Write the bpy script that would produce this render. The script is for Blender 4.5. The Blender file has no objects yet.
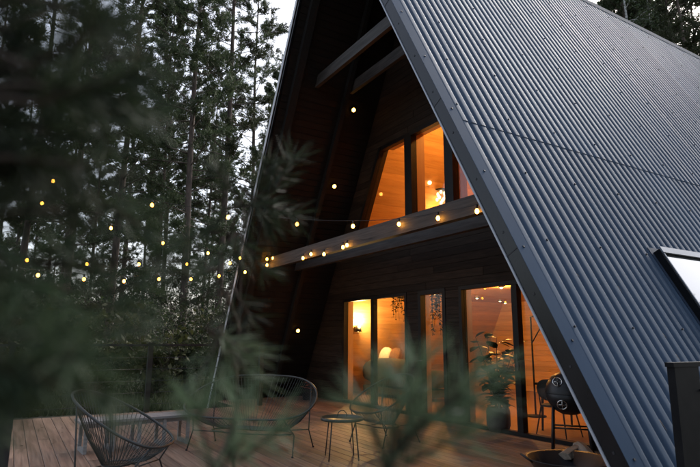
import bpy, math, random
import numpy as np
from mathutils import Vector, Matrix

S = bpy.context.scene
COL = S.collection
R = math.radians

# ------------------------------------------------------------------ camera
F_PX, CX, CY, W0 = 548.9, 350.0, 233.5, 700.0
PITCH, YAW, ROLL = R(10.92), R(58.7225), R(0.30)
CAM = Vector((0.0, 0.0, 1.4))
FH = Vector((-math.sin(YAW), math.cos(YAW), 0))
RIGHT = Vector((math.cos(YAW), math.sin(YAW), 0))
FWD = FH * math.cos(PITCH) + Vector((0, 0, math.sin(PITCH)))
UP = FH * -math.sin(PITCH) + Vector((0, 0, math.cos(PITCH)))
RIGHT, UP = RIGHT * math.cos(ROLL) + UP * math.sin(ROLL), UP * math.cos(ROLL) - RIGHT * math.sin(ROLL)
cam_d = bpy.data.cameras.new('camera')
cam = bpy.data.objects.new('camera', cam_d)
COL.objects.link(cam)
m3 = Matrix((RIGHT, UP, -FWD)).transposed()
cam.matrix_world = Matrix.Translation(CAM) @ m3.to_4x4()
cam_d.sensor_width = 36.0
cam_d.lens = F_PX / W0 * 36.0
cam_d.clip_start = 0.02
cam_d.clip_end = 2000
cam_d.dof.use_dof = True
cam_d.dof.focus_distance = 9.0
cam_d.dof.aperture_fstop = 2.5
S.camera = cam

# ------------------------------------------------------------------ sky, sun, exposure
SUN_ELEV, SUN_ROT = 40.0, 336.0          # degrees; veiled sun beyond the rear of the house
world = bpy.data.worlds.new('World')
S.world = world
world.use_nodes = True
nt = world.node_tree
bg = nt.nodes['Background']
sky = nt.nodes.new('ShaderNodeTexSky')
sky.sky_type = 'NISHITA'
sky.sun_disc = False
sky.sun_elevation = R(SUN_ELEV)
sky.sun_rotation = R(SUN_ROT)
sky.air_density = 1.0
sky.dust_density = 4.0
sky.ozone_density = 1.5
hs = nt.nodes.new('ShaderNodeHueSaturation')   # cloud cover greys the blue
hs.inputs['Saturation'].default_value = 0.58
nt.links.new(sky.outputs[0], hs.inputs['Color'])
nt.links.new(hs.outputs[0], bg.inputs['Color'])
bg.inputs['Strength'].default_value = 0.15
sun_d = bpy.data.lights.new('sun', 'SUN')
sun_d.energy = 0.8
sun_d.angle = R(25)
sun_d.color = (1.0, 0.98, 0.95)
sun = bpy.data.objects.new('sun', sun_d)
COL.objects.link(sun)
sd = Vector((math.sin(R(SUN_ROT)) * math.cos(R(SUN_ELEV)), math.cos(R(SUN_ROT)) * math.cos(R(SUN_ELEV)), math.sin(R(SUN_ELEV))))
sun.rotation_euler = sd.to_track_quat('Z', 'Y').to_euler()
sun.location = (6, -6, 14)
S.view_settings.view_transform = 'Standard'
S.view_settings.look = 'None'
S.view_settings.exposure = 1.25
S.view_settings.gamma = 1.0
S.view_settings.use_curve_mapping = False
S.render.engine = 'CYCLES'
S.cycles.use_denoising = True
S.cycles.sample_clamp_indirect = 4.0
S.cycles.max_bounces = 8
S.cycles.diffuse_bounces = 4
S.cycles.glossy_bounces = 3
S.cycles.transparent_max_bounces = 8
S.cycles.caustics_reflective = False
S.cycles.caustics_refractive = False

# ------------------------------------------------------------------ helpers
def ray(x, y):
    return FWD + RIGHT * ((x - CX) / F_PX) - UP * ((y - CY) / F_PX)
def on_y(x, y, Y):
    d = ray(x, y); return CAM + d * ((Y - CAM.y) / d.y)
def on_z(x, y, Z):
    d = ray(x, y); return CAM + d * ((Z - CAM.z) / d.z)
def on_x(x, y, X):
    d = ray(x, y); return CAM + d * ((X - CAM.x) / d.x)
def at(x, y, D):
    return CAM + ray(x, y) * D

rnd = random.Random(7)

class MB:
    """collects faces for one mesh"""
    def __init__(self):
        self.v = []; self.f = []; self.sm = []
    def add(self, vs, fs, smooth=False):
        o = len(self.v)
        self.v += [tuple(p) for p in vs]
        self.f += [tuple(i + o for i in f) for f in fs]
        self.sm += [smooth] * len(fs)
        return self
    def box(self, x0, x1, y0, y1, z0, z1):
        vs = [(x0,y0,z0),(x1,y0,z0),(x1,y1,z0),(x0,y1,z0),(x0,y0,z1),(x1,y0,z1),(x1,y1,z1),(x0,y1,z1)]
        return self.add(vs, [(0,3,2,1),(4,5,6,7),(0,1,5,4),(1,2,6,5),(2,3,7,6),(3,0,4,7)])
    def prism_y(self, poly, y0, y1):
        """poly: (x,z) anticlockwise seen from -Y, extruded from y0 to y1"""
        n = len(poly)
        vs = [(x, y0, z) for x, z in poly] + [(x, y1, z) for x, z in poly]
        fs = [tuple(range(n)), tuple(range(2*n-1, n-1, -1))]
        fs += [(i + n, (i+1) % n + n, (i+1) % n, i) for i in range(n)]
        return self.add(vs, fs)
    def tube(self, pts, rad, seg=8, cap=True, closed=False, smooth=True):
        pts = [Vector(p) for p in pts]
        n = len(pts)
        rads = rad if isinstance(rad, (list, tuple)) else [rad] * n
        vs = []; up = Vector((0.13, 0.27, 0.95)).normalized(); prev = None
        for i, p in enumerate(pts):
            a = pts[i-1] if (i > 0 or closed) else pts[i]
            b = pts[(i+1) % n] if (i < n-1 or closed) else pts[i]
            t = (b - a)
            t = t.normalized() if t.length > 1e-9 else Vector((0,0,1))
            if prev is None:
                s = t.cross(up)
                if s.length < 1e-3: s = t.cross(Vector((1,0,0)))
                s.normalize()
            else:
                s = prev - t * prev.dot(t)
                s = s.normalized() if s.length > 1e-6 else t.cross(up).normalized()
            prev = s
            q = t.cross(s)
            for k in range(seg):
                an = 2 * math.pi * k / seg
                vs.append(p + (s * math.cos(an) + q * math.sin(an)) * rads[i])
        fs = []
        for i in range(n if closed else n - 1):
            j = (i + 1) % n
            for k in range(seg):
                l = (k + 1) % seg
                fs.append((i*seg+k, i*seg+l, j*seg+l, j*seg+k))
        o = len(self.v)
        self.add(vs, fs, smooth)
        if cap and not closed:
            self.f.append(tuple(o + k for k in range(seg-1, -1, -1))); self.sm.append(False)
            self.f.append(tuple(o + (n-1)*seg + k for k in range(seg))); self.sm.append(False)
        return self
    def lathe(self, prof, seg=24, c=(0,0,0), smooth=True):
        vs = []; n = len(prof)
        for r_, z in prof:
            for k in range(seg):
                a = 2*math.pi*k/seg
                vs.append((c[0]+r_*math.cos(a), c[1]+r_*math.sin(a), c[2]+z))
        fs = []
        for i in range(n-1):
            for k in range(seg):
                l = (k+1) % seg
                fs.append((i*seg+k, i*seg+l, (i+1)*seg+l, (i+1)*seg+k))
        return self.add(vs, fs, smooth)
    def ball(self, c, r_, seg=12, rings=7, sz=1.0):
        prof = [(max(1e-4, r_*math.sin(math.pi*i/rings)), -r_*sz*math.cos(math.pi*i/rings)) for i in range(rings+1)]
        return self.lathe(prof, seg, c)
    def mesh(self, name):
        me = bpy.data.meshes.new(name)
        me.from_pydata(self.v, [], self.f)
        if any(self.sm): me.polygons.foreach_set('use_smooth', self.sm)
        me.update()
        return me
    def build(self, name, mat, parent=None):
        return link(name, self.mesh(name), mat, parent)

def link(name, me, mat, parent=None):
    o = bpy.data.objects.new(name, me)
    COL.objects.link(o)
    if mat is not None and not me.materials: me.materials.append(mat)
    if parent is not None: o.parent = parent
    return o
def inst(o, parent=None, loc=None, mw=None):
    c = o.copy(); COL.objects.link(c); c.parent = parent
    if loc is not None: c.location = loc
    if mw is not None: c.matrix_basis = mw
    return c
def tag(o, label=None, cat=None, group=None, kind=None):
    if label: o['label'] = label
    if cat: o['category'] = cat
    if group: o['group'] = group
    if kind: o['kind'] = kind
    return o
def empty(name, loc=(0,0,0), rz=0.0):
    o = bpy.data.objects.new(name, None)
    o.empty_display_size = 0.1
    COL.objects.link(o); o.location = loc; o.rotation_euler = (0,0,rz)
    return o
def tri_mesh(name, V, F, mat):
    """fast mesh from numpy arrays of triangles"""
    me = bpy.data.meshes.new(name)
    nv, nf = len(V), len(F)
    me.vertices.add(nv); me.vertices.foreach_set('co', V.astype(np.float32).ravel())
    me.loops.add(nf*3); me.loops.foreach_set('vertex_index', F.astype(np.int32).ravel())
    me.polygons.add(nf)
    me.polygons.foreach_set('loop_start', np.arange(0, nf*3, 3, dtype=np.int32))
    me.update(calc_edges=True)
    me.materials.append(mat)
    return me

# ------------------------------------------------------------------ materials
def mat(name, c1, c2=None, scale=5.0, rough=0.6, bump=0.0, metal=0.0, stretch=(1,1,1), spec=0.5, detail=6.0,
        rvar=0.0, contrast=(0.3, 0.7), objvar=0.0, coat=0.0):
    m = bpy.data.materials.new(name); m.use_nodes = True
    n, l = m.node_tree.nodes, m.node_tree.links
    b = n['Principled BSDF']
    b.inputs['Roughness'].default_value = rough
    b.inputs['Metallic'].default_value = metal
    b.inputs['Specular IOR Level'].default_value = spec
    b.inputs['Coat Weight'].default_value = coat
    c2 = c2 or c1
    tc = n.new('ShaderNodeTexCoord'); mp = n.new('ShaderNodeMapping')
    mp.inputs['Scale'].default_value = stretch
    l.new(tc.outputs['Object'], mp.inputs['Vector'])
    no = n.new('ShaderNodeTexNoise'); no.inputs['Scale'].default_value = scale; no.inputs['Detail'].default_value = detail
    oi = n.new('ShaderNodeObjectInfo')
    ad = n.new('ShaderNodeVectorMath'); ad.operation = 'MULTIPLY_ADD'     # each piece its own grain
    ad.inputs[1].default_value = (37.0, 11.0, 23.0)
    l.new(oi.outputs['Random'], ad.inputs[0]); l.new(mp.outputs[0], ad.inputs[2])
    l.new(ad.outputs[0], no.inputs['Vector'])
    rp = n.new('ShaderNodeValToRGB')
    rp.color_ramp.elements[0].position, rp.color_ramp.elements[1].position = contrast
    rp.color_ramp.elements[0].color = (*c1, 1); rp.color_ramp.elements[1].color = (*c2, 1)
    l.new(no.outputs['Fac'], rp.inputs['Fac'])
    last = rp.outputs['Color']
    if objvar:
        hv = n.new('ShaderNodeHueSaturation')
        mr = n.new('ShaderNodeMapRange'); mr.inputs['To Min'].default_value = 1-objvar; mr.inputs['To Max'].default_value = 1+objvar
        l.new(oi.outputs['Random'], mr.inputs['Value']); l.new(mr.outputs[0], hv.inputs['Value'])
        l.new(last, hv.inputs['Color']); last = hv.outputs['Color']
    l.new(last, b.inputs['Base Color'])
    if rvar:
        mr = n.new('ShaderNodeMapRange'); mr.inputs['To Min'].default_value = rough-rvar; mr.inputs['To Max'].default_value = rough+rvar
        l.new(no.outputs['Fac'], mr.inputs['Value']); l.new(mr.outputs[0], b.inputs['Roughness'])
    if bump:
        bp = n.new('ShaderNodeBump'); bp.inputs['Strength'].default_value = bump; bp.inputs['Distance'].default_value = 0.01
        l.new(no.outputs['Fac'], bp.inputs['Height']); l.new(bp.outputs[0], b.inputs['Normal'])
    return m

def leaf_mat(name, c1, c2, trans=0.25, rough=0.6):
    m = bpy.data.materials.new(name); m.use_nodes = True
    n, l = m.node_tree.nodes, m.node_tree.links
    b = n['Principled BSDF']; out = n['Material Output']
    b.inputs['Roughness'].default_value = rough; b.inputs['Specular IOR Level'].default_value = 0.3
    tc = n.new('ShaderNodeTexCoord'); no = n.new('ShaderNodeTexNoise'); no.inputs['Scale'].default_value = 1.3; no.inputs['Detail'].default_value = 5
    l.new(tc.outputs['Object'], no.inputs['Vector'])
    ge = n.new('ShaderNodeNewGeometry')
    mx = n.new('ShaderNodeMath'); mx.operation = 'ADD'
    ml = n.new('ShaderNodeMath'); ml.operation = 'MULTIPLY_ADD'; ml.inputs[1].default_value = 0.5; ml.inputs[2].default_value = -0.25
    l.new(ge.outputs['Random Per Island'], ml.inputs[0]); l.new(no.outputs['Fac'], mx.inputs[0]); l.new(ml.outputs[0], mx.inputs[1])
    rp = n.new('ShaderNodeValToRGB')
    rp.color_ramp.elements[0].position, rp.color_ramp.elements[1].position = 0.25, 0.75
    rp.color_ramp.elements[0].color = (*c1, 1); rp.color_ramp.elements[1].color = (*c2, 1)
    l.new(mx.outputs[0], rp.inputs['Fac'])
    oi = n.new('ShaderNodeObjectInfo'); hv = n.new('ShaderNodeHueSaturation')      # every plant its own tone
    for sock, lo, hi in (('Hue', .475, .515), ('Value', .72, 1.3)):
        mr = n.new('ShaderNodeMapRange'); mr.inputs['To Min'].default_value = lo; mr.inputs['To Max'].default_value = hi
        l.new(oi.outputs['Random'], mr.inputs['Value']); l.new(mr.outputs[0], hv.inputs[sock])
    l.new(rp.outputs[0], hv.inputs['Color']); l.new(hv.outputs[0], b.inputs['Base Color'])
    tr = n.new('ShaderNodeBsdfTranslucent'); l.new(hv.outputs[0], tr.inputs['Color'])
    ms = n.new('ShaderNodeMixShader'); ms.inputs[0].default_value = trans
    l.new(b.outputs[0], ms.inputs[1]); l.new(tr.outputs[0], ms.inputs[2]); l.new(ms.outputs[0], out.inputs['Surface'])
    return m

def emit_mat(name, col, strength):
    m = bpy.data.materials.new(name); m.use_nodes = True
    n, l = m.node_tree.nodes, m.node_tree.links
    n.remove(n['Principled BSDF'])
    e = n.new('ShaderNodeEmission'); e.inputs['Color'].default_value = (*col, 1); e.inputs['Strength'].default_value = strength
    l.new(e.outputs[0], n['Material Output'].inputs['Surface'])
    return m

def glass_mat(name, tint=(0.93, 0.95, 0.94), rough=0.0):
    m = bpy.data.materials.new(name); m.use_nodes = True
    n, l = m.node_tree.nodes, m.node_tree.links
    n.remove(n['Principled BSDF'])
    t = n.new('ShaderNodeBsdfTransparent'); t.inputs['Color'].default_value = (*tint, 1)
    g = n.new('ShaderNodeBsdfGlossy'); g.inputs['Roughness'].default_value = rough
    fr = n.new('ShaderNodeFresnel'); fr.inputs['IOR'].default_value = 1.5
    mu = n.new('ShaderNodeMath'); mu.operation = 'MULTIPLY'; mu.inputs[1].default_value = 0.9; mu.use_clamp = True
    l.new(fr.outputs[0], mu.inputs[0])
    ge = n.new('ShaderNodeNewGeometry'); io = n.new('ShaderNodeMapRange')      # same reflectance on either face of the thin pane
    io.inputs['To Min'].default_value = 1.5; io.inputs['To Max'].default_value = 1/1.5
    l.new(ge.outputs['Backfacing'], io.inputs['Value']); l.new(io.outputs[0], fr.inputs['IOR'])
    ms = n.new('ShaderNodeMixShader')
    l.new(mu.outputs[0], ms.inputs[0]); l.new(t.outputs[0], ms.inputs[1]); l.new(g.outputs[0], ms.inputs[2])
    l.new(ms.outputs[0], n['Material Output'].inputs['Surface'])
    return m

def panel_mat(name, c1, c2, width=0.14, axis='Z', rough=0.5):
    """timber lining boards seen from metres away: grain plus narrow grooves"""
    m = mat(name, c1, c2, scale=3.0, rough=rough, stretch=(0.6, 0.6, 9), detail=8)
    n, l = m.node_tree.nodes, m.node_tree.links
    b = n['Principled BSDF']
    tc = n.new('ShaderNodeTexCoord'); sp = n.new('ShaderNodeSeparateXYZ'); l.new(tc.outputs['Object'], sp.inputs[0])
    dv = n.new('ShaderNodeMath'); dv.operation = 'DIVIDE'; dv.inputs[1].default_value = width; l.new(sp.outputs[axis], dv.inputs[0])
    fr = n.new('ShaderNodeMath'); fr.operation = 'FRACT'; l.new(dv.outputs[0], fr.inputs[0])
    fl = n.new('ShaderNodeMath'); fl.operation = 'FLOOR'; l.new(dv.outputs[0], fl.inputs[0])
    lt = n.new('ShaderNodeMath'); lt.operation = 'GREATER_THAN'; lt.inputs[1].default_value = 0.07; l.new(fr.outputs[0], lt.inputs[0])
    wn = n.new('ShaderNodeTexWhiteNoise'); wn.noise_dimensions = '1D'; l.new(fl.outputs[0], wn.inputs['W'])
    mr = n.new('ShaderNodeMapRange'); mr.inputs['To Min'].default_value = 0.8; mr.inputs['To Max'].default_value = 1.1; l.new(wn.outputs['Value'], mr.inputs['Value'])
    src = b.inputs['Base Color'].links[0].from_socket
    hv = n.new('ShaderNodeHueSaturation'); l.new(src, hv.inputs['Color']); l.new(mr.outputs[0], hv.inputs['Value'])
    l.new(hv.outputs[0], b.inputs['Base Color'])
    bp = n.new('ShaderNodeBump'); bp.inputs['Strength'].default_value = 0.9; bp.inputs['Distance'].default_value = 0.012
    l.new(lt.outputs[0], bp.inputs['Height']); l.new(bp.outputs[0], b.inputs['Normal'])
    return m

M = {}
M['roof'] = mat('roof_metal', (0.044, 0.074, 0.122), (0.064, 0.100, 0.156), scale=2.2, rough=0.52, rvar=0.10, spec=0.15, objvar=0.10, stretch=(.22, 2.2, 1), detail=9)
M['trim'] = mat('trim_metal', (0.042, 0.072, 0.122), (0.055, 0.088, 0.142), scale=2.0, rough=0.65, rvar=0.06, spec=0.05)
M['fascia'] = mat('fascia_metal', (0.008, 0.009, 0.011), (0.014, 0.015, 0.018), scale=3.0, rough=0.24, rvar=0.06, spec=0.36, stretch=(2, 2, .4))
M['edge'] = mat('edge_metal', (0.20, 0.23, 0.28), (0.26, 0.29, 0.34), scale=2.0, rough=0.35, spec=0.6)
M['pale_edge'] = mat('pale_edge', (0.42, 0.46, 0.52), (0.5, 0.54, 0.6), scale=2.0, rough=0.3, spec=0.6)
M['flashing'] = mat('flashing_metal', (0.03, 0.045, 0.075), (0.038, 0.055, 0.09), scale=2.0, rough=0.6, spec=0.3)
M['matte_black'] = mat('matte_black', (0.006, 0.007, 0.009), (0.011, 0.012, 0.014), scale=8, rough=0.6, spec=0.15)
M['sky_glint_edge'] = mat('sky_glint_edge', (0.74, 0.77, 0.8), (0.8, 0.82, 0.84), scale=2.0, rough=0.3)  # sky reflection on the folded metal edge, put in as white
M['screw'] = mat('screw_metal', (0.02, 0.022, 0.028), rough=0.5)
M['soffit'] = mat('soffit_timber', (0.006, 0.004, 0.003), (0.013, 0.0085, 0.0065), scale=4, rough=0.6, bump=0.25, stretch=(9, .6, 9), objvar=0.3)
M['cladding'] = mat('charred_cladding', (0.016, 0.011, 0.008), (0.046, 0.030, 0.021), scale=5, rough=0.7, bump=0.35, stretch=(.6, 9, 9), objvar=0.35, spec=0.2)
M['beam'] = mat('weathered_beam', (0.032, 0.029, 0.027), (0.085, 0.077, 0.072), scale=4, rough=0.7, bump=0.4, stretch=(.5, 7, 7))
M['rafter'] = mat('dark_rafter', (0.008, 0.008, 0.008), (0.016, 0.016, 0.016), scale=4, rough=0.6, bump=0.2, stretch=(7, 7, .5))
M['frame'] = mat('black_frame', (0.010, 0.009, 0.009), (0.016, 0.014, 0.013), scale=6, rough=0.45, spec=0.2)
M['glass'] = glass_mat('window_glass')
M['lining'] = panel_mat('pine_lining', (0.50, 0.27, 0.11), (0.62, 0.36, 0.16), 0.14, 'Z')
M['jamb'] = mat('jamb_timber', (0.52, 0.30, 0.15), (0.62, 0.38, 0.2), scale=3, rough=0.5, stretch=(6, 6, .5))
M['intfloor'] = mat('interior_boards', (0.26, 0.15, 0.08), (0.36, 0.22, 0.12), scale=3, rough=0.4, stretch=(.5, 8, 1))
M['deck'] = mat('deck_timber', (0.14, 0.080, 0.050), (0.30, 0.195, 0.135), scale=3.5, rough=0.55, bump=0.35, stretch=(.45, 9, 9), objvar=0.28, rvar=0.12)
M['black_steel'] = mat('black_steel', (0.010, 0.011, 0.014), (0.018, 0.019, 0.022), scale=8, rough=0.42, rvar=0.1)
M['chrome'] = mat('chrome', (0.75, 0.74, 0.72), rough=0.15, metal=1.0)
M['cord'] = mat('black_cord', (0.035, 0.045, 0.042), (0.05, 0.06, 0.056), scale=10, rough=0.5)
M['chairsteel'] = mat('chair_steel', (0.03, 0.035, 0.035), (0.045, 0.05, 0.05), scale=10, rough=0.4)
M['greywood'] = mat('grey_timber', (0.22, 0.22, 0.22), (0.34, 0.34, 0.33), scale=4, rough=0.7, bump=0.3, stretch=(8, .5, 8))
M['ground'] = mat('forest_floor', (0.028, 0.026, 0.018), (0.06, 0.055, 0.032), scale=1.1, rough=0.95, bump=0.8, detail=12)
M['bark'] = mat('pine_bark', (0.05, 0.04, 0.033), (0.15, 0.105, 0.08), scale=3, rough=0.9, bump=0.8, stretch=(4, 4, 1))
M['birchbark'] = mat('birch_bark', (0.09, 0.085, 0.08), (0.5, 0.48, 0.45), scale=2.2, rough=0.8, bump=0.3, stretch=(2, 2, 5), contrast=(0.36, 0.5))
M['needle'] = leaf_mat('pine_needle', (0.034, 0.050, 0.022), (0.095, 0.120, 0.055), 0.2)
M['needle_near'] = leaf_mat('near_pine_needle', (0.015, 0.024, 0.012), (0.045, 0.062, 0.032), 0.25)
M['needle_lit'] = leaf_mat('lit_pine_needle', (0.065, 0.105, 0.06), (0.14, 0.195, 0.115), 0.3)  # near needles paled in colour for the sky and warm light on them
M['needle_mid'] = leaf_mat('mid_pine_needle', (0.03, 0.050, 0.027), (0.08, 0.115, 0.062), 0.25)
M['twig'] = mat('near_twig', (0.03, 0.02, 0.014), (0.06, 0.038, 0.026), scale=20, rough=0.9)
M['leaf'] = leaf_mat('broad_leaf', (0.024, 0.038, 0.014), (0.062, 0.078, 0.032), 0.3)
M['leaf_yellow'] = leaf_mat('yellowing_leaf', (0.03, 0.038, 0.012), (0.085, 0.085, 0.03), 0.3)
M['leaf_dark'] = leaf_mat('dark_leaf', (0.018, 0.030, 0.014), (0.045, 0.06, 0.03), 0.25)
M['houseleaf'] = leaf_mat('house_plant_leaf', (0.008, 0.016, 0.007), (0.018, 0.032, 0.012), 0.15, 0.4)
M['redleaf'] = leaf_mat('red_petal', (0.35, 0.06, 0.04), (0.5, 0.14, 0.08), 0.3)
M['pot'] = mat('grey_pot', (0.07, 0.06, 0.058), (0.11, 0.095, 0.09), scale=8, rough=0.8, bump=0.2)
M['fabric'] = mat('cushion_fabric', (0.55, 0.48, 0.38), (0.65, 0.58, 0.47), scale=20, rough=0.9, bump=0.2)
M['sofa'] = mat('sofa_fabric', (0.045, 0.042, 0.036), (0.07, 0.065, 0.055), scale=30, rough=0.95, bump=0.2)
M['brownfabric'] = mat('brown_fabric', (0.12, 0.06, 0.03), (0.18, 0.09, 0.05), scale=30, rough=0.95, bump=0.2)
M['log'] = mat('split_log', (0.20, 0.155, 0.115), (0.34, 0.28, 0.22), scale=5, rough=0.85, bump=0.4, stretch=(1, 6, 6))
M['ash'] = mat('ash_bed', (0.03, 0.025, 0.022), (0.09, 0.075, 0.06), scale=14, rough=0.95, bump=0.8)
WARM = (1.0, 0.43, 0.09)
M['bulb'] = emit_mat('warm_bulb', (1.0, 0.40, 0.05), 13)
M['spot'] = emit_mat('warm_spot', (1.0, 0.45, 0.07), 7)
M['sconce_glow'] = emit_mat('sconce_glow', (1.0, 0.62, 0.2), 8)
M['drop'] = emit_mat('lamp_drop', (1.0, 0.65, 0.3), 3)

# ------------------------------------------------------------------ ground
GZ = -0.32
def ground():
    n = 90; vs = []; fs = []
    def s(t): return math.copysign(abs(t)**2.6, t) * 600
    for j in range(n+1):
        for i in range(n+1):
            x = s(2*i/n-1) - 10; y = s(2*j/n-1) + 5
            d = math.hypot(max(0, -16-x, x-4), max(0, -9-y, y-24))
            amp = min(1, d/12)
            z = GZ + amp * (0.35*math.sin(x*.21+1)*math.sin(y*.17) + 0.15*math.sin(x*.7)*math.cos(y*.6+2))
            vs.append((x, y, z))
    for j in range(n):
        for i in range(n):
            a = j*(n+1)+i; fs.append((a, a+1, a+n+2, a+n+1))
    mb = MB(); mb.add(vs, fs, True)
    tag(mb.build('ground', M['ground']), 'dark forest floor of soil and needles under the pines', kind='structure')
ground()

# ------------------------------------------------------------------ deck
DX0, DX1, DY0, DY1 = -12.9, -2.05, -7.5, 6.61
def deck():
    d = empty('deck', ((DX0+DX1)/2, (DY0+DY1)/2, 0))
    tag(d, 'brown timber deck of long narrow boards in front of the glass doors', kind='structure')
    ox, oy = d.location.x, d.location.y
    pitch, gap, th = 0.146, 0.006, 0.028
    def plank_mesh(L):
        mb = MB(); w = pitch - gap; b = 0.004
        prof = [(-w/2, -th), (w/2, -th), (w/2, -b), (w/2-b, 0), (-w/2+b, 0), (-w/2, -b)]
        n = len(prof)
        vs = [(-L/2, y, z) for y, z in prof] + [(L/2, y, z) for y, z in prof]
        mb.add(vs, [tuple(range(n-1, -1, -1)), tuple(range(n, 2*n))] + [(i, (i+1) % n, (i+1) % n+n, i+n) for i in range(n)])
        return mb.mesh('plank')
    cache = {}
    ny = int((DY1-DY0)/pitch)
    for j in range(ny):
        y = DY1 - (j+.5)*pitch
        x = DX0; first = [3.6, 2.4, 4.2, 3.0][j % 4]; L = first
        # the deck is narrower in front of the porch on its far side
        xs = DX0 if y > 4.3 else -11.55
        x = xs
        while x < DX1-0.01:
            e = min(x+L, DX1)
            if DX1-e < 0.8: e = DX1
            key = round(e-x-0.006, 3)
            if key not in cache: cache[key] = plank_mesh(key)
            o = link('plank', cache[key], M['deck'], d)
            o.location = ((x+e)/2-ox, y-oy, rnd.uniform(-.0012, .0012))
            x = e; L = 4.2
    mb = MB()
    for x in np.arange(-11.4, DX1, 0.6): mb.box(x-.03, x+.03, DY0+.01, DY1, GZ, -th-.003)
    mb.box(DX1-.03, DX1-.001, DY0, DY1, GZ, -.034)
    mb.box(-11.55, -11.52, DY0, 4.2, GZ, -.034)
    j = mb.build('joist', M['cladding'], d); j.location = (-ox, -oy, 0)
deck()

# ------------------------------------------------------------------ the A-frame house
XC = -7.989
AN = R(61.95); T = math.tan(AN); CO, SI = math.cos(AN), math.sin(AN)
Y0, Y1 = 4.253, 22.4
ZA_OUT, ZA_IN, ZA_LIN = 10.158, 9.93, 9.74      # apex of roof deck, porch soffit, inner lining
house = empty('a_frame_house', (XC, 6.66, GZ))
tag(house, 'steep black timber A-frame cabin with blue grey corrugated roof and glowing glazed gable', 'house')
HO = Vector(house.location)
def hb(mb, name, m, parent=None):
    """build a mesh given in world coordinates as a part (or sub-part) of the house"""
    o = mb.build(name, m, parent or house)
    o.location = -HO if parent is None else (0, 0, 0)
    return o

def slope_pt(side, za, z): return (XC + side*(za-z)/T, z)
def slab_poly(side, zo, zi, zb):
    xo, xi = (zo-zb)/T, (zi-zb)/T
    p = [(XC, zi), (XC + xi, zb), (XC + xo, zb), (XC, zo)]
    if side < 0: p = [(2*XC-x, z) for x, z in p][::-1]
    return p

SHW, NR = 0.92, 6        # sheet cover width, ribs
RIB = 0.030
RPROF = (0.0, .06, .30, .72, .95, 1.0, 1.0, .95, .72, .30, .06)      # rounded crest wider than the valley
RU = (0.0, .06, .12, .19, .27, .38, .66, .77, .85, .92, .98)
def sheet_mesh(L):
    mb = MB(); per = 11
    prof = []
    for r_ in range(NR):
        for k in range(per):
            u = RU[k]
            h = RPROF[k]
            prof.append(((r_+u)*SHW/NR, h*RIB))
    prof.append((SHW, 0.0))
    vs = []
    for s in (0, L):
        for y, z in prof:
            vs.append((s, y, z + 0.004*y/SHW))
    n = len(prof)
    mb.add(vs, [(i, i+n, i+n+1, i+1) for i in range(n-1)], True)
    return mb.mesh('roof_sheet')

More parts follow.
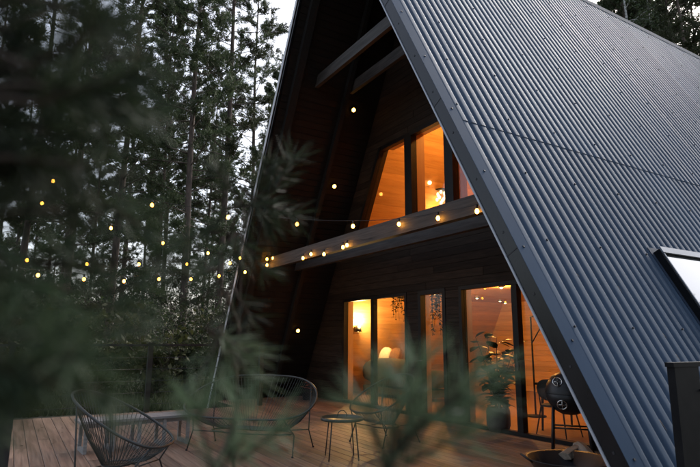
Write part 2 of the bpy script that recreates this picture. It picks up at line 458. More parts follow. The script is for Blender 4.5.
def make_roof(side):
    mb = MB()
    mb.prism_y(slab_poly(side, ZA_OUT-.01, ZA_IN+.025, GZ+.02), Y0+.05, Y1)
    roof = hb(mb, 'roof', M['soffit'])
    n = Vector((side*SI, 0, CO)); s = Vector((side*CO, 0, -SI))
    y = Vector((0, 1, 0)) if side > 0 else Vector((0, -1, 0))
    def mw(slope_s, yy, off):
        """matrix with local x down the slope, from the ridge"""
        p = Vector((XC, yy, ZA_OUT)) + s*slope_s + n*off
        return Matrix.Translation(p) @ Matrix((s, y, n)).transposed().to_4x4()
    Ltot = (ZA_OUT-GZ-0.02)/SI
    lap = (ZA_OUT + .1 - 4.21)/SI
    mu, ml = sheet_mesh(lap+.1), sheet_mesh(Ltot-lap+.08)
    ns = int((Y1 - (Y0+.16))/SHW)
    for k in range(ns):
        yy = Y0+.16 + k*SHW
        if side < 0: yy += SHW
        a = link('roof_sheet', mu, M['roof'], roof); a.matrix_basis = mw(0, yy, 0.008)
        b = link('roof_sheet', ml, M['roof'], roof); b.matrix_basis = mw(lap-.05, yy, 0.0)
    # verge flashing: flat strip with a folded edge over the first rib
    mb = MB(); L = Ltot
    def slope_box(mb, s0, s1, ya, yb, o0, o1):
        vs = []
        for o_ in (o0, o1):
            for (ss, yv) in ((s0, ya), (s1, ya), (s1, yb), (s0, yb)):
                vs.append(Vector((XC, yv, ZA_OUT)) + s*ss + n*o_)
        f = [(0,3,2,1),(4,5,6,7),(0,1,5,4),(1,2,6,5),(2,3,7,6),(3,0,4,7)]
        if side < 0: f = [q[::-1] for q in f]
        mb.add(vs, f)
    slope_box(mb, 0, L, Y0-.012, Y0+.165, RIB+.016, RIB+.020)
    slope_box(mb, 0, L, Y0+.158, Y0+.165, RIB-.02, RIB+.0159)
    hb(mb, 'verge_flashing', M['trim'], roof)
    # fascia board on the front edge
    mb = MB(); slope_box(mb, 0, L, Y0, Y0+.04, -.122, RIB+.014)
    fa = hb(mb, 'fascia', M['fascia'])
    mb = MB(); slope_box(mb, 0, L, Y0-.014, Y0+.03, -.142, -.1225); hb(mb, 'drip_edge', M['pale_edge'] if side > 0 else M['fascia'], fa)
    if side < 0:
        mb = MB(); slope_box(mb, 0, L, Y0-.022, Y0-.013, -.035, RIB+.024); hb(mb, 'edge_strip', M['sky_glint_edge'], fa)
    # joints of the fascia lengths and its nails
    mb = MB()
    for ss in (2.1, 4.35, 6.6, 8.9):
        slope_box(mb, ss, ss+.012, Y0-.004, Y0-.001, -.12, RIB+.01)
    for ss in np.arange(.4, L, .75):
        slope_box(mb, ss, ss+.022, Y0-.005, Y0-.0005, -.045, -.025)
    hb(mb, 'nail', M['screw'], fa)['kind'] = 'stuff'
    # screws with dark washers along the purlin lines
    mb = MB()
    for row, ss in enumerate(np.arange(.35, L-.1, 1.05)):
        for k in range(int((Y1-Y0-.4)/(SHW/NR))):
            if (k + row*2) % 6: continue
            yy = Y0+.16 + (k+.5)*SHW/NR
            slope_box(mb, ss-.008, ss+.008, yy-.008, yy+.008, RIB+.004, RIB+.022)
    for ss in np.arange(.5, L, 1.05):
        slope_box(mb, ss-.009, ss+.009, Y0+.07, Y0+.09, RIB+.019, RIB+.03)
    hb(mb, 'screw', M['screw'], roof)['kind'] = 'stuff'
    # soffit boards under the porch, running along the ridge direction
    w = .138; nb = int((ZA_IN-GZ)/SI/w)
    bm = MB(); bm.box(.004, w-.004, 0, 6.62-(Y0+.05), 0, .018); bme = bm.mesh('soffit_board')
    for k in range(nb):
        p = Vector((XC, 0, ZA_IN)) + s*(k*w)
        p.y = Y0+.05
        x_ax, y_ax = s, Vector((0, 1, 0)); z_ax = x_ax.cross(y_ax)
        o = link('soffit_board', bme, M['soffit'], roof)
        o.matrix_basis = Matrix.Translation(p) @ Matrix((x_ax, y_ax, z_ax)).transposed().to_4x4()
    return roof, mw, slope_box
roof_l, _, _ = make_roof(-1)
roof_r, mw_r, sbox_r = make_roof(1)

def roof_litter():
    rng = np.random.default_rng(41); k = 420
    sv, nv = np.array([CO, 0, -SI]), np.array([SI, 0, CO])
    ss = rng.uniform(.3, 11, k); yy = Y0+.16+SHW/NR*np.floor(rng.uniform(0, 110, k)) + rng.normal(size=k)*.008
    P = np.array([XC, 0, ZA_OUT])[None] + ss[:, None]*sv + nv*.014 + yy[:, None]*np.array([0, 1, 0])
    a = rng.normal(size=k)*.35; D = np.cos(a)[:, None]*sv + np.sin(a)[:, None]*np.array([0, 1, 0])
    w = rng.uniform(.006, .016, k)[:, None]; L = rng.uniform(.05, .14, k)[:, None]; S2 = np.cross(D, nv)
    V = np.stack([P-S2*w/2, P+S2*w/2, P+D*L], 1).reshape(-1, 3)
    o = link('fallen_needles', tri_mesh('fallen_needles', V, np.arange(3*k).reshape(-1, 3), M['log']), None, roof_r); o['kind'] = 'stuff'
roof_litter()

# ridge cap with a scalloped closure
mb = MB()
ht = .085
for side in (-1, 1):
    vs = []
    for yy in (Y0-.02, Y1+.02):
        for (u, o_) in ((0, .075), (.11, .050), (.11, .044), (0, .069)):
            vs.append((XC + side*(CO*u + SI*o_*0), yy, ZA_OUT - SI*u + o_/CO))
    f = [(0,1,5,4),(1,2,6,5),(2,3,7,6),(0,3,2,1),(4,5,6,7)]
    mb.add(vs, f)
hb(mb, 'ridge_cap', M['flashing'], roof_r)

# rafters, tie beams, porch beams
for (ya, yb) in ((4.47, 4.63), (5.70, 5.80)):
    for side in (-1, 1):
        mb = MB(); mb.prism_y(slab_poly(side, ZA_IN-.045, ZA_IN-.30, GZ+.03), ya, yb)
        if side < 0 or ya < 5: hb(mb, 'rafter', M['rafter'])
def clip_beam(z0, z1, ya, yb, name, m, za=ZA_IN-.045):
    poly = [slope_pt(-1, za, z0), slope_pt(1, za, z0), slope_pt(1, za, z1), slope_pt(-1, za, z1)]
    mb = MB(); mb.prism_y(poly, ya, yb); return hb(mb, name, m)
clip_beam(6.66, 6.90, 5.00, 5.08, 'tie_beam', M['beam'])
clip_beam(6.72, 6.96, 5.84, 5.92, 'tie_beam', M['beam'])
clip_beam(2.97, 3.225, 4.87, 4.99, 'porch_beam', M['beam'])
clip_beam(2.98, 3.22, 5.56, 5.67, 'porch_beam', M['beam'])

# ---- gable wall with openings
YF = 6.66
LD = (-11.22, -8.74, 0.0, 2.327)      # left sliding door
MD = (-8.385, -7.593, 0.0, 2.327)       # single door
RD = (-7.238, -4.758, 0.0, 2.327)      # right sliding door
WT, WB = 5.62, 3.40
def wl(z): return -9.697 - (WT - z)/T          # slanted left edge of the upper window
def wr(z): return 2*XC - wl(z)
PX = (-8.60, -7.378)                            # upper posts
def openings(z):
    o = []
    if z < 2.327: o += [(LD[0], LD[1])]*1 + [(MD[0], MD[1])] + [(RD[0], RD[1])]
    if WB < z < WT: o += [(wl(z), wr(z))]
    return o
wall = None
cells = []
zs = [0.0]
while zs[-1] < 9.5:
    z = zs[-1] + .142
    for k in (2.327, WB, WT):
        if zs[-1] < k-1e-6 < z + .03 and k > zs[-1]+.03: z = k; break
    zs.append(z)
for z0, z1 in zip(zs[:-1], zs[1:]):
    def row(z, za=ZA_IN+.01):
        L_, R_ = slope_pt(-1, za, z)[0], slope_pt(1, za, z)[0]
        return L_, R_
    za, zb = z0+1e-4, z1-1e-4
    (la, ra), (lb, rb) = row(za), row(zb)
    oa, ob = openings(za), openings(zb)
    ea, eb = [la] + [v for p in oa for v in p] + [ra], [lb] + [v for p in ob for v in p] + [rb]
    if rb - lb < .15: continue
    for i in range(0, len(ea), 2):
        cells.append((ea[i], ea[i+1], eb[i], eb[i+1], z0, z1))
bk = MB()
for (a0, a1, b0, b1, z0, z1) in cells:
    bk.prism_y([(a0, z0), (a1, z0), (b1, z1), (b0, z1)], YF, YF+.24)
wall = hb(bk, 'gable_wall', M['cladding'])
for (a0, a1, b0, b1, z0, z1) in cells:
    g = .004
    if z1-z0 < .03: continue
    mb = MB()
    jt = [(a0, a1, b0, b1)]
    if min(a1-a0, b1-b0) > 4:       # butt joints in long boards
        c = a0 + (a1-a0)*rnd.uniform(.3, .7)
        jt = [(a0, c-.002, b0, c-.002), (c+.002, a1, c+.002, b1)]
    for (p0, p1, q0, q1) in jt:
        mb = MB(); mb.prism_y([(p0+.002, z0+g), (p1-.002, z0+g), (q1-.002, z1-g*.2), (q0+.002, z1-g*.2)], YF-.028-rnd.uniform(0, .003), YF-.001)
        hb(mb, 'plank', M['cladding'], wall)
# rear gable
mb = MB(); mb.prism_y([slope_pt(-1, ZA_IN+.02, GZ), slope_pt(1, ZA_IN+.02, GZ), (XC, ZA_IN+.02)], Y1-.4, Y1-.2)
hb(mb, 'rear_wall', M['cladding'])

# ---- doors and windows
def rect_frame(x0, x1, z0, z1, ya, yb, w):
    m = MB()
    m.box(x0, x0+w, ya, yb, z0, z1); m.box(x1-w, x1, ya, yb, z0, z1)
    m.box(x0+w, x1-w, ya, yb, z1-w, z1); m.box(x0+w, x1-w, ya, yb, z0, z0+w*.8)
    return m
def pane(x0, x1, z0, z1, y, parent):
    m = MB(); m.box(x0, x1, y, y+.012, z0, z1); return hb(m, 'pane', M['glass'], parent)
def jambs(x0, x1, z0, z1):
    m = MB(); t = .022
    m.box(x0, x0+t, YF+.085, YF+.245, z0, z1); m.box(x1-t, x1, YF+.085, YF+.245, z0, z1)
    m.box(x0+t, x1-t, YF+.085, YF+.245, z1-t, z1)
    return hb(m, 'jamb_lining', M['jamb'])
for (x0, x1, z0, z1) in (LD, RD):
    f = hb(rect_frame(x0+.002, x1-.002, z0+.002, z1-.002, YF-.04, YF+.08, .065), 'sliding_door', M['frame'])
    xm = (x0+x1)/2
    m = MB(); m.box(xm-.055, xm+.055, YF-.03, YF+.075, z0+.053, z1-.068); hb(m, 'mullion', M['frame'], f)
    pane(x0+.067, xm-.056, z0+.055, z1-.068, YF+.02, f); pane(xm+.056, x1-.067, z0+.055, z1-.068, YF+.05, f)
    m = MB(); m.box(xm+.01, xm+.035, YF-.06, YF-.031, .95, 1.2); hb(m, 'handle', M['black_steel'], f)
    jambs(x0, x1, z0, z1)
x0, x1, z0, z1 = MD
f = hb(rect_frame(x0+.002, x1-.002, z0+.002, z1-.002, YF-.04, YF+.08, .085), 'door', M['frame'])
pane(x0+.088, x1-.088, .07, z1-.088, YF+.02, f)
m = MB(); m.tube([(x0+.04, YF-.04, 1.02), (x0+.04, YF-.085, 1.02), (x0+.16, YF-.085, 1.02)], .011, 8); hb(m, 'handle', M['chrome'], f)
jambs(*MD)
# upper trapezoid window
up = MB(); w = .085
def slant(sx, flip):
    a, b = (wl, 1) if not flip else (wr, -1)
    return [(a(WB), WB), (a(WB)+b*w/SI, WB), (a(WT)+b*w/SI, WT), (a(WT), WT)]
up.prism_y(slant(0, False), YF-.04, YF+.08)
up.prism_y(slant(0, True)[::-1], YF-.04, YF+.08)
up.box(wl(WT)+w/SI, wr(WT)-w/SI, YF-.04, YF+.08, WT-w, WT)
up.box(wl(WB)+w/SI, wr(WB)-w/SI, YF-.04, YF+.08, WB, WB+w)
upw = hb(up, 'gable_window', M['frame'])
for x in PX:
    m = MB(); m.box(x-.115, x+.115, YF-.06, YF+.085, WB+w, WT-w); hb(m, 'mullion', M['frame'], upw)
e = .0
def trap_pane(pl):
    m = MB(); m.prism_y(pl, YF+.02, YF+.032); hb(m, 'pane', M['glass'], upw)
zt, zb_ = WT-w-.001, WB+w+.001
trap_pane([(wl(zb_)+w/SI+.002, zb_), (PX[0]-.116, zb_), (PX[0]-.116, zt), (wl(zt)+w/SI+.002, zt)])
trap_pane([(PX[0]+.116, zb_), (PX[1]-.116, zb_), (PX[1]-.116, zt), (PX[0]+.116, zt)])
trap_pane([(PX[1]+.116, zb_), (wr(zb_)-w/SI-.002, zb_), (wr(zt)-w/SI-.002, zt), (PX[1]+.116, zt)])
m = MB()
for x in PX:
    m.box(x-.10, x+.10, YF+.087, YF+.30, WB+.02, WT-.03)
m.box(wl(WT)+.1, wr(WT)-.1, YF+.087, YF+.30, WT-.025, WT)
hb(m, 'jamb_lining', M['jamb'])

# ---- interior shell
YB = 12.6
CZ = 2.50
mb = MB(); mb.box(-13.2, -3.0, YF+.24, YB, -.06, -.004); hb(mb, 'interior_floor', M['intfloor'])
mb = MB(); mb.box(-12.0, -4.2, YF+.302, YB, CZ, CZ+.3); hb(mb, 'ceiling', M['lining'])
for side in (-1, 1):
    mb = MB(); mb.prism_y(slab_poly(side, ZA_LIN, ZA_LIN-.05, 0.0), YF+.245, YB); hb(mb, 'interior_lining', M['lining'])
mb = MB(); mb.prism_y([slope_pt(-1, ZA_LIN, 0), slope_pt(1, ZA_LIN, 0), (XC, ZA_LIN)], YB, YB+.1); hb(mb, 'interior_wall', M['lining'])
KX = slope_pt(-1, ZA_LIN-.05, 1.72)[0] + .015

# ---- skylight on the right slope
def skylight():
    s0 = (ZA_OUT-2.473)/SI; s1 = s0+1.6; ya, yb = 6.82, 8.05
    fr = MB(); h0, h1 = .02, .125; w = .05
    sbox_r(fr, s0, s0+w, ya, yb, h0, h1); sbox_r(fr, s1-w, s1, ya, yb, h0, h1)
    sbox_r(fr, s0+w, s1-w, ya, ya+w, h0, h1); sbox_r(fr, s0+w, s1-w, yb-w, yb, h0, h1)
    f = hb(fr, 'skylight', M['matte_black'])
    c = MB(); sbox_r(c, s0-.03, s0+w+.01, ya+.02, yb+.02, h1+.001, h1+.02); hb(c, 'top_cover', M['edge'], f)
    c = MB(); sbox_r(c, s0+w+.012, s1-w, ya+w-.02, ya+w-.002, h1-.005, h1+.012); hb(c, 'side_bead', M['edge'], f)
    p = MB(); sbox_r(p, s0+w, s1-w, ya+w, yb-w, h1-.03, h1-.018)
    gm = mat('skylight_glass', (0.10, 0.11, 0.12), rough=0.03, spec=1.0, coat=1.0); hb(p, 'pane', gm, f)
    fl = MB(); sbox_r(fl, s0-.08, s1+.1, ya-.05, ya-.001, RIB+.006, RIB+.010)
    sbox_r(fl, s0-.08, s0-.001, ya, yb+.05, RIB+.006, RIB+.010)
    hb(fl, 'flashing', M['flashing'], f)
skylight()

# ---- soffit spotlights (lit) in the left slope
def soffit_spots():
    n = Vector((SI, 0, -CO))      # out of the left soffit, into the porch
    for i, z in enumerate((6.445, 4.88, 3.25, 1.62)):
        p = Vector((slope_pt(-1, ZA_IN-.02, z)[0], 6.035, z))
        m = MB(); q = n.to_track_quat('Z', 'Y').to_matrix()
        def ring(r0, h): return [p + q @ Vector((r0*math.cos(a), r0*math.sin(a), h)) for a in np.linspace(0, 2*math.pi, 20, endpoint=False)]
        rs = [ring(.065, .0), ring(.065, .035), ring(.045, .035), ring(.043, .01)]
        vs = [v for r_ in rs for v in r_]
        m.add(vs, [(a*20+k, a*20+(k+1) % 20, (a+1)*20+(k+1) % 20, (a+1)*20+k) for a in range(3) for k in range(20)], True)
        b = hb(m, 'spotlight', M['black_steel'])
        m = MB(); m.ball(p + n*.03, .044, 12, 7); hb(m, 'lens', M['spot'], b)
soffit_spots()

# ---- interior lamps that are lit
def lamp(name, loc, power, col=WARM, r_=.06, parent=None):
    d = bpy.data.lights.new(name, 'POINT'); d.energy = power; d.color = col; d.shadow_soft_size = r_
    o = bpy.data.objects.new(name, d); COL.objects.link(o); o.location = loc
    if parent: o.parent = parent; o.matrix_parent_inverse = parent.matrix_world.inverted() if parent.type != 'EMPTY' else Matrix.Translation(-Vector(parent.location))
    return o
CEIL = [on_z(477, 297, CZ), on_z(500, 300, CZ), on_z(523, 303, CZ), Vector((-6.3, 8.6, CZ)), Vector((-8.1, 8.6, CZ)), Vector((-10.2, 8.6, CZ))]
for i, p in enumerate(CEIL):
    p = Vector(p); p.y = min(p.y, YB-.3)
    m = MB(); m.lathe([(.06, -.001), (.06, -.03), (.045, -.03), (.04, -.012)], 16, p); b = hb(m, 'ceiling_spotlight', M['black_steel'])
    m = MB(); m.ball(p + Vector((0, 0, -.022)), .036, 10, 6); hb(m, 'lens', M['drop'], b)
    if i > 2: lamp('ceiling_spotlight_light', p + Vector((0, 0, -.10)), (34, 40, 64)[i-3] if i > 2 else 5, parent=house)

# ------------------------------------------------------------------ things inside, seen through the glass
def wall_lamp():
    p = on_x(356, 329, KX); p.x = KX
    t = empty('wall_lamp', p); tag(t, 'small black shaded wall lamp glowing behind the left sliding door', 'lamp')
    m = MB(); m.box(.001, .02, -.05, .05, -.06, .06); m.build('backplate', M['black_steel'], t)
    m = MB(); m.tube([(-.05, 0, 0), (.09, 0, 0)], .012, 8); m.build('arm', M['black_steel'], t)
    m = MB(); m.lathe([(.035, .10), (.075, .06), (.085, -.07), (.08, -.07), (.07, .05), (.03, .09)], 20, (.11, 0, 0)); m.build('shade', M['black_steel'], t)
    m = MB(); m.ball((.11, 0, -.03), .045, 12, 8); m.build('bulb', M['sconce_glow'], t)
    lamp('wall_lamp_light', p + Vector((.22, 0, .12)), 80, (1.0, .60, .22), .05, t)
wall_lamp()

def cushion(mb, c, sx, sy, sz, rot=None, e=.45):
    """a pillow: superellipsoid"""
    vs = []; fs = []; nu, nv = 16, 9
    sg = lambda v, p: math.copysign(abs(v)**p, v)
    for j in range(nv+1):
        ph = -math.pi/2 + math.pi*j/nv
        for i in range(nu):
            th = 2*math.pi*i/nu
            v = Vector((sx*sg(math.cos(ph), .8)*sg(math.cos(th), e), sy*sg(math.cos(ph), .8)*sg(math.sin(th), e), sz*sg(math.sin(ph), .9)))
            if rot: v = rot @ v
            vs.append(Vector(c) + v)
    for j in range(nv):
        for i in range(nu):
            k = (i+1) % nu; fs.append((j*nu+i, j*nu+k, (j+1)*nu+k, (j+1)*nu+i))
    mb.add(vs, fs, True)

def sofa():
    c = on_z(382, 372, .62)
    t = empty('sofa', (-11.55, 8.0, -.004)); tag(t, 'grey green sofa with its back turned to the left sliding door', 'sofa')
    m = MB(); cushion(m, (.15, .12, .62), 1.15, .14, .34, None, .3); m.build('backrest', M['sofa'], t)
    m = MB(); cushion(m, (.15, .62, .36), 1.15, .5, .14, None, .3); m.build('seat', M['sofa'], t)
    m = MB(); m.box(-1.0, 1.3, .05, 1.05, .08, .24); m.build('base', M['sofa'], t)
    for x in (-.9, 1.2):
        for y in (.12, .98):
            m = MB(); m.tube([(x, y, .0), (x, y, .08)], .02, 8); m.build('leg', M['black_steel'], t)
    for sx in (-1, 1):
        m = MB(); cushion(m, (.15+sx*1.1, .55, .5), .12, .5, .2, None, .35); m.build('armrest', M['sofa'], t)
    for (px, py, mt, lab, sc) in ((386, 349, 'fabric', 'cream pillow standing on the sofa behind the left door', .25), (396, 347, 'brownfabric', 'brown pillow beside the cream one on the sofa', .24), (366, 352, 'brownfabric', 'dark red brown pillow near the wall lamp on the sofa', .19)):
        p = on_y(px, py, 8.38); p.z = max(.78, min(p.z, .96))
        m = MB(); cushion(m, (0, 0, 0), sc, .09, sc, Matrix.Rotation(R(-14), 3, 'X') @ Matrix.Rotation(R(rnd.uniform(-15, 15)), 3, 'Y'))
        o = m.build('pillow', M[mt]); o.location = p; tag(o, lab, 'pillow')
sofa()

def leaf_blade(mb, base, direction, L, w, droop=.3):
    d = Vector(direction).normalized(); side = d.cross(Vector((0, 0, 1)))
    side = side.normalized() if side.length > .1 else Vector((1, 0, 0))
    pts = []
    for k, ww in ((0, .1), (.3, .8), (.6, 1.0), (.85, .6), (1, .03)):
        c = Vector(base) + d*L*k + Vector((0, 0, -droop*L*k*k))
        pts.append((c - side*w*ww/2, c + Vector((0, 0, w*.08*ww)), c + side*w*ww/2))
    vs = [v for r_ in pts for v in r_]
    fs = []
    for i in range(4):
        a = i*3; fs += [(a, a+1, a+4, a+3), (a+1, a+2, a+5, a+4)]
    mb.add(vs, fs, True)

def potted_plant():
    p = on_z(499, 431, 0); p.z = -.004
    t = empty('potted_plant', p); tag(t, 'leafy dark green plant in a grey pot behind the right sliding door', 'plant')
    m = MB(); m.lathe([(.001, 0), (.15, 0), (.185, .10), (.185, .30), (.17, .36), (.155, .36), (.155, .31), (.001, .31)], 28); m.build('pot', M['pot'], t)
    st = MB(); lf = MB()
    for k in range(12):
        a = k*.9+.2; h = rnd.uniform(.9, 1.5); sp = rnd.uniform(.06, .40)
        pts = [Vector((.03*math.cos(a), .03*math.sin(a), .3))]
        for q in range(1, 6):
            u = q/5; pts.append(Vector((math.cos(a)*(.03+sp*u**1.5), math.sin(a)*(.03+sp*u**1.5), .3+(h-.3)*u)))
        st.tube(pts, [.012-.0015*i for i in range(6)], 6)
        for q in range(13):
            u = .15+.85*q/12; i = min(4, int(u*5)); b = pts[i].lerp(pts[i+1], u*5-i)
            an = q*2.4+k
            leaf_blade(lf, b, (math.cos(an), math.sin(an), rnd.uniform(.1, .9)), rnd.uniform(.20, .32), rnd.uniform(.13, .19), rnd.uniform(.2, .6))
    st.build('stem', M['bark'], t)
    lf.build('foliage', M['houseleaf'], t)
potted_plant()

def hanging_plant(px, py, Y, drop, n, lab):
    p = on_y(px, py, Y); p.z = CZ
    t = empty('hanging_plant', p); tag(t, lab, 'plant', 'hanging plants behind the glass'); n = int(n*1.7)
    m = MB(); m.tube([(0, 0, 0), (0, 0, -.10)], .006, 6); m.build('hook', M['black_steel'], t)
    m = MB(); m.lathe([(.001, -.22), (.08, -.22), (.11, -.16), (.115, -.08), (.105, -.08), (.10, -.15), (.001, -.16)], 18); m.build('pot', M['pot'], t)
    st = MB(); lf = MB()
    for k in range(n):
        a = rnd.uniform(0, 6.28); L = drop*rnd.uniform(.35, 1)
        pts = []
        for q in range(8):
            u = q/7
            pts.append(Vector((math.cos(a)*(.08+.09*min(1, u*3))+rnd.uniform(-.015, .015), math.sin(a)*(.08+.09*min(1, u*3))+rnd.uniform(-.015, .015), -.09-L*u*u)))
        st.tube(pts, .003, 4)
        for q in range(int(L/.035)):
            u = rnd.random(); i = min(6, int(u*7)); b = pts[i].lerp(pts[i+1], u*7-i); an = rnd.uniform(0, 6.28)
            leaf_blade(lf, b, (math.cos(an), math.sin(an), -.2), rnd.uniform(.035, .06), rnd.uniform(.03, .045), .5)
    st.build('stem', M['houseleaf'], t); lf.build('foliage', M['houseleaf'], t)
hanging_plant(401, 300, 7.15, .62, 16, 'small leaved trailing plant hanging behind the left sliding door')
hanging_plant(440, 300, 7.25, .95, 18, 'trailing plant hanging behind the single glass door')

def dining():
    c = on_z(560, 398, .68)
    y = 7.75
    t = empty('dining_table', (-5.55, y, -.004)); tag(t, 'dark dining table inside the right sliding door', 'table')
    m = MB(); m.box(-.75, .75, -.42, .42, .70, .735); m.build('tabletop', M['matte_black'], t)
    for x in (-.68, .68):
        for yy in (-.36, .36):
            m = MB(); m.tube([(x, yy, 0), (x*.96, yy*.94, .70)], [.016, .024], 8); m.build('leg', M['matte_black'], t)
    p = on_z(556, 437, 0)
    t = empty('dining_chair', (p.x, 7.12, -.004), R(10)); tag(t, 'black dining chair with thin legs drawn up to the table indoors', 'chair')
    m = MB(); cushion(m, (0, 0, .45), .22, .22, .03, None, .5); m.build('seat', M['matte_black'], t)
    m = MB(); cushion(m, (0, -.22, .68), .20, .025, .16, Matrix.Rotation(R(10), 3, 'X'), .5); m.build('backrest', M['matte_black'], t)
    for x in (-1, 1):
        m = MB(); m.tube([(x*.16, -.2, .45), (x*.16, -.235, .62)], .01, 6); m.build('back_post', M['matte_black'], t)
        for yy in (-1, 1):
            m = MB(); m.tube([(x*.24, yy*.24, 0), (x*.17, yy*.17, .44)], [.009, .013], 8); m.build('leg', M['matte_black'], t)
dining()

def coat_stand():
    p = on_y(532, 345, 8.6)
    t = empty('coat_stand', (p.x, 8.6, -.004)); tag(t, 'thin black coat stand with a slanting arm deep in the room', 'stand')
    m = MB(); m.tube([(0, 0, 0.02), (0, 0, 1.85)], .018, 8); m.build('pole', M['matte_black'], t)
    m = MB(); m.tube([(0, 0, 1.35), (.22, .02, 1.66)], .012, 8); m.build('arm', M['matte_black'], t)
    m = MB(); m.tube([(0, 0, 1.85), (.1, 0, 1.87)], .012, 8); m.build('hook', M['matte_black'], t)
    m = MB(); m.lathe([(.001, 0), (.19, 0), (.19, .02), (.03, .035), (.001, .035)], 20); m.build('base', M['matte_black'], t)
coat_stand()

def chandelier():
    p = on_y(441, 199, 9.0)
    t = empty('pendant_lamp', (p.x, 9.0, p.z)); tag(t, 'lit pendant lamp of bright glass drops behind the upper window', 'lamp')
    zc = ZA_LIN-.05 - T*abs(p.x-XC) - p.z
    m = MB(); m.tube([(0, 0, .25), (0, 0, zc)], .006, 6); m.build('cable', M['black_steel'], t)
    m = MB(); m.lathe([(.02, .27), (.15, .25), (.15, .23), (.02, .22)], 16); m.build('canopy', M['black_steel'], t)
    ring = [(0, 0, -.10)] + [(.10*math.cos(a), .10*math.sin(a), -.02+.09*(i % 3)) for i, a in enumerate(np.linspace(0, 6.28, 9, endpoint=False))]
    for c in ring:
        m = MB(); m.ball(c, .035, 10, 6, 1.3); d = m.build('glass_drop', M['drop'], t)
        m = MB(); m.tube([(c[0], c[1], c[2]+.045), (c[0]*.9, c[1]*.9, .24)], .003, 4); m.build('wire', M['black_steel'], d)
    lamp('pendant_lamp_light', Vector((p.x, 9.0, p.z-.35)), 16, (1.0, .42, .09), .1, t)
chandelier()
d_ = lamp('upper_room_fill', Vector((-8.1, 8.3, 6.6)), 190, (1.0, .42, .09), .1, house)  # unseen point light added to fill the upper room, no fitting here
m = MB(); q = on_y(391, 197, 8.6); q.x = slope_pt(-1, ZA_LIN-.06, q.z)[0]
m.ball((q.x+.02, 8.6, q.z), .05, 10, 6); sp = hb(m, 'upper_spotlight', M['drop'])

# ------------------------------------------------------------------ furniture on the deck
def cord_chair(name, label, cat, loc, facing, width=.78, seats=1, group=None):
    """wire shell chair strung with cords: tilted egg-shaped rim, cords drawn in to a low ring"""
    t = empty(name, loc, facing); tag(t, label, cat, group)
    hw = width/2
    def rim(a):
        c, s = math.cos(a), math.sin(a)
        x = .04 + .41*c - .03*math.cos(2*a)
        b = (1-c)/2
        z = .43 + .47*b**1.25
        sy = math.copysign(abs(s)**(.8 if seats == 1 else .62), s)
        return Vector((x - .10*b, hw*sy*(1-.06*b), z))
    N = 56 if seats == 1 else 84
    pts = [rim(2*math.pi*k/N) for k in range(N)]
    m = MB(); m.tube(pts, .0125, 8, closed=True); m.build('rim', M['chairsteel'], t)
    rx, ry = (.13, .13) if seats == 1 else (.13, hw-.42)
    def low(a):
        return Vector((-.06 + rx*math.cos(a), (ry)*math.copysign(abs(math.sin(a))**.9, math.sin(a)), .255))
    lr = [low(2*math.pi*k/40) for k in range(40)]
    m = MB(); m.tube(lr, .008, 6, closed=True); m.build('seat_ring', M['chairsteel'], t)
    m = MB(); nc = 72 if seats == 1 else 120
    for k in range(nc):
        a = 2*math.pi*(k+.5)/nc
        p, q = rim(a), low(a)
        mid = p.lerp(q, .5) + Vector((0, 0, -.045))
        m.tube([p, p.lerp(q, .25)+Vector((0, 0, -.03)), mid, p.lerp(q, .8)+Vector((0, 0, -.018)), q], .0033, 4, cap=False)
    for k in range(0, 20):      # cords across the seat ring
        a = math.pi*(k+.5)/20
        m.tube([low(a), low(-a)], .0033, 4, cap=False)
    tag(m.build('cords', M['cord'], t), kind='stuff')
    # support hoop and legs
    hoop = [Vector((-.06+.20*math.cos(a), (ry+.07)*math.sin(a), .215)) for a in np.linspace(0, 2*math.pi, 28, endpoint=False)]
    m = MB(); m.tube(hoop, .009, 6, closed=True); m.build('hoop', M['chairsteel'], t)
    for sy in (-1, 1):
        for (fx, a) in ((.30, .55), (-.40, 2.35)):
            top = rim(sy*a); fy = sy*(hw*.78)
            k = Vector((-.06 + (.17 if fx > 0 else -.17), sy*(ry+.07)*.55, .215))
            m = MB(); m.tube([top, Vector((fx*.72, fy*.97, .24)), Vector((fx*1.02, fy, .004))], .0085, 8); lg = m.build('leg', M['chairsteel'], t)
            m = MB(); m.tube([Vector((fx*.72, fy*.97, .24)), k], .007, 6); m.build('strut', M['chairsteel'], lg)
            m = MB(); m.lathe([(.001, 0), (.014, 0), (.014, .018), (.001, .018)], 8, (fx*1.02, fy, .001)); m.build('foot', M['black_steel'], lg)
    return t
# facing: local +x looks toward the front of the seat
cord_chair('cord_loveseat', 'wide two-seat cord chair with oval rim in the middle of the deck', 'loveseat', (-7.05, 2.78, 0), math.atan2(-.74, .67), 1.86, 2)
cord_chair('cord_chair', 'single black cord chair beyond the round side table near the doors', 'chair', (-6.62, 4.56, 0), math.atan2(-.9, .15), .84, 1, 'single cord chairs')
cord_chair('cord_chair', 'single black cord chair nearest the camera at lower left, seen from its side', 'chair', (-5.72, 1.02, 0), math.atan2(.80, .60), .80, 1, 'single cord chairs')

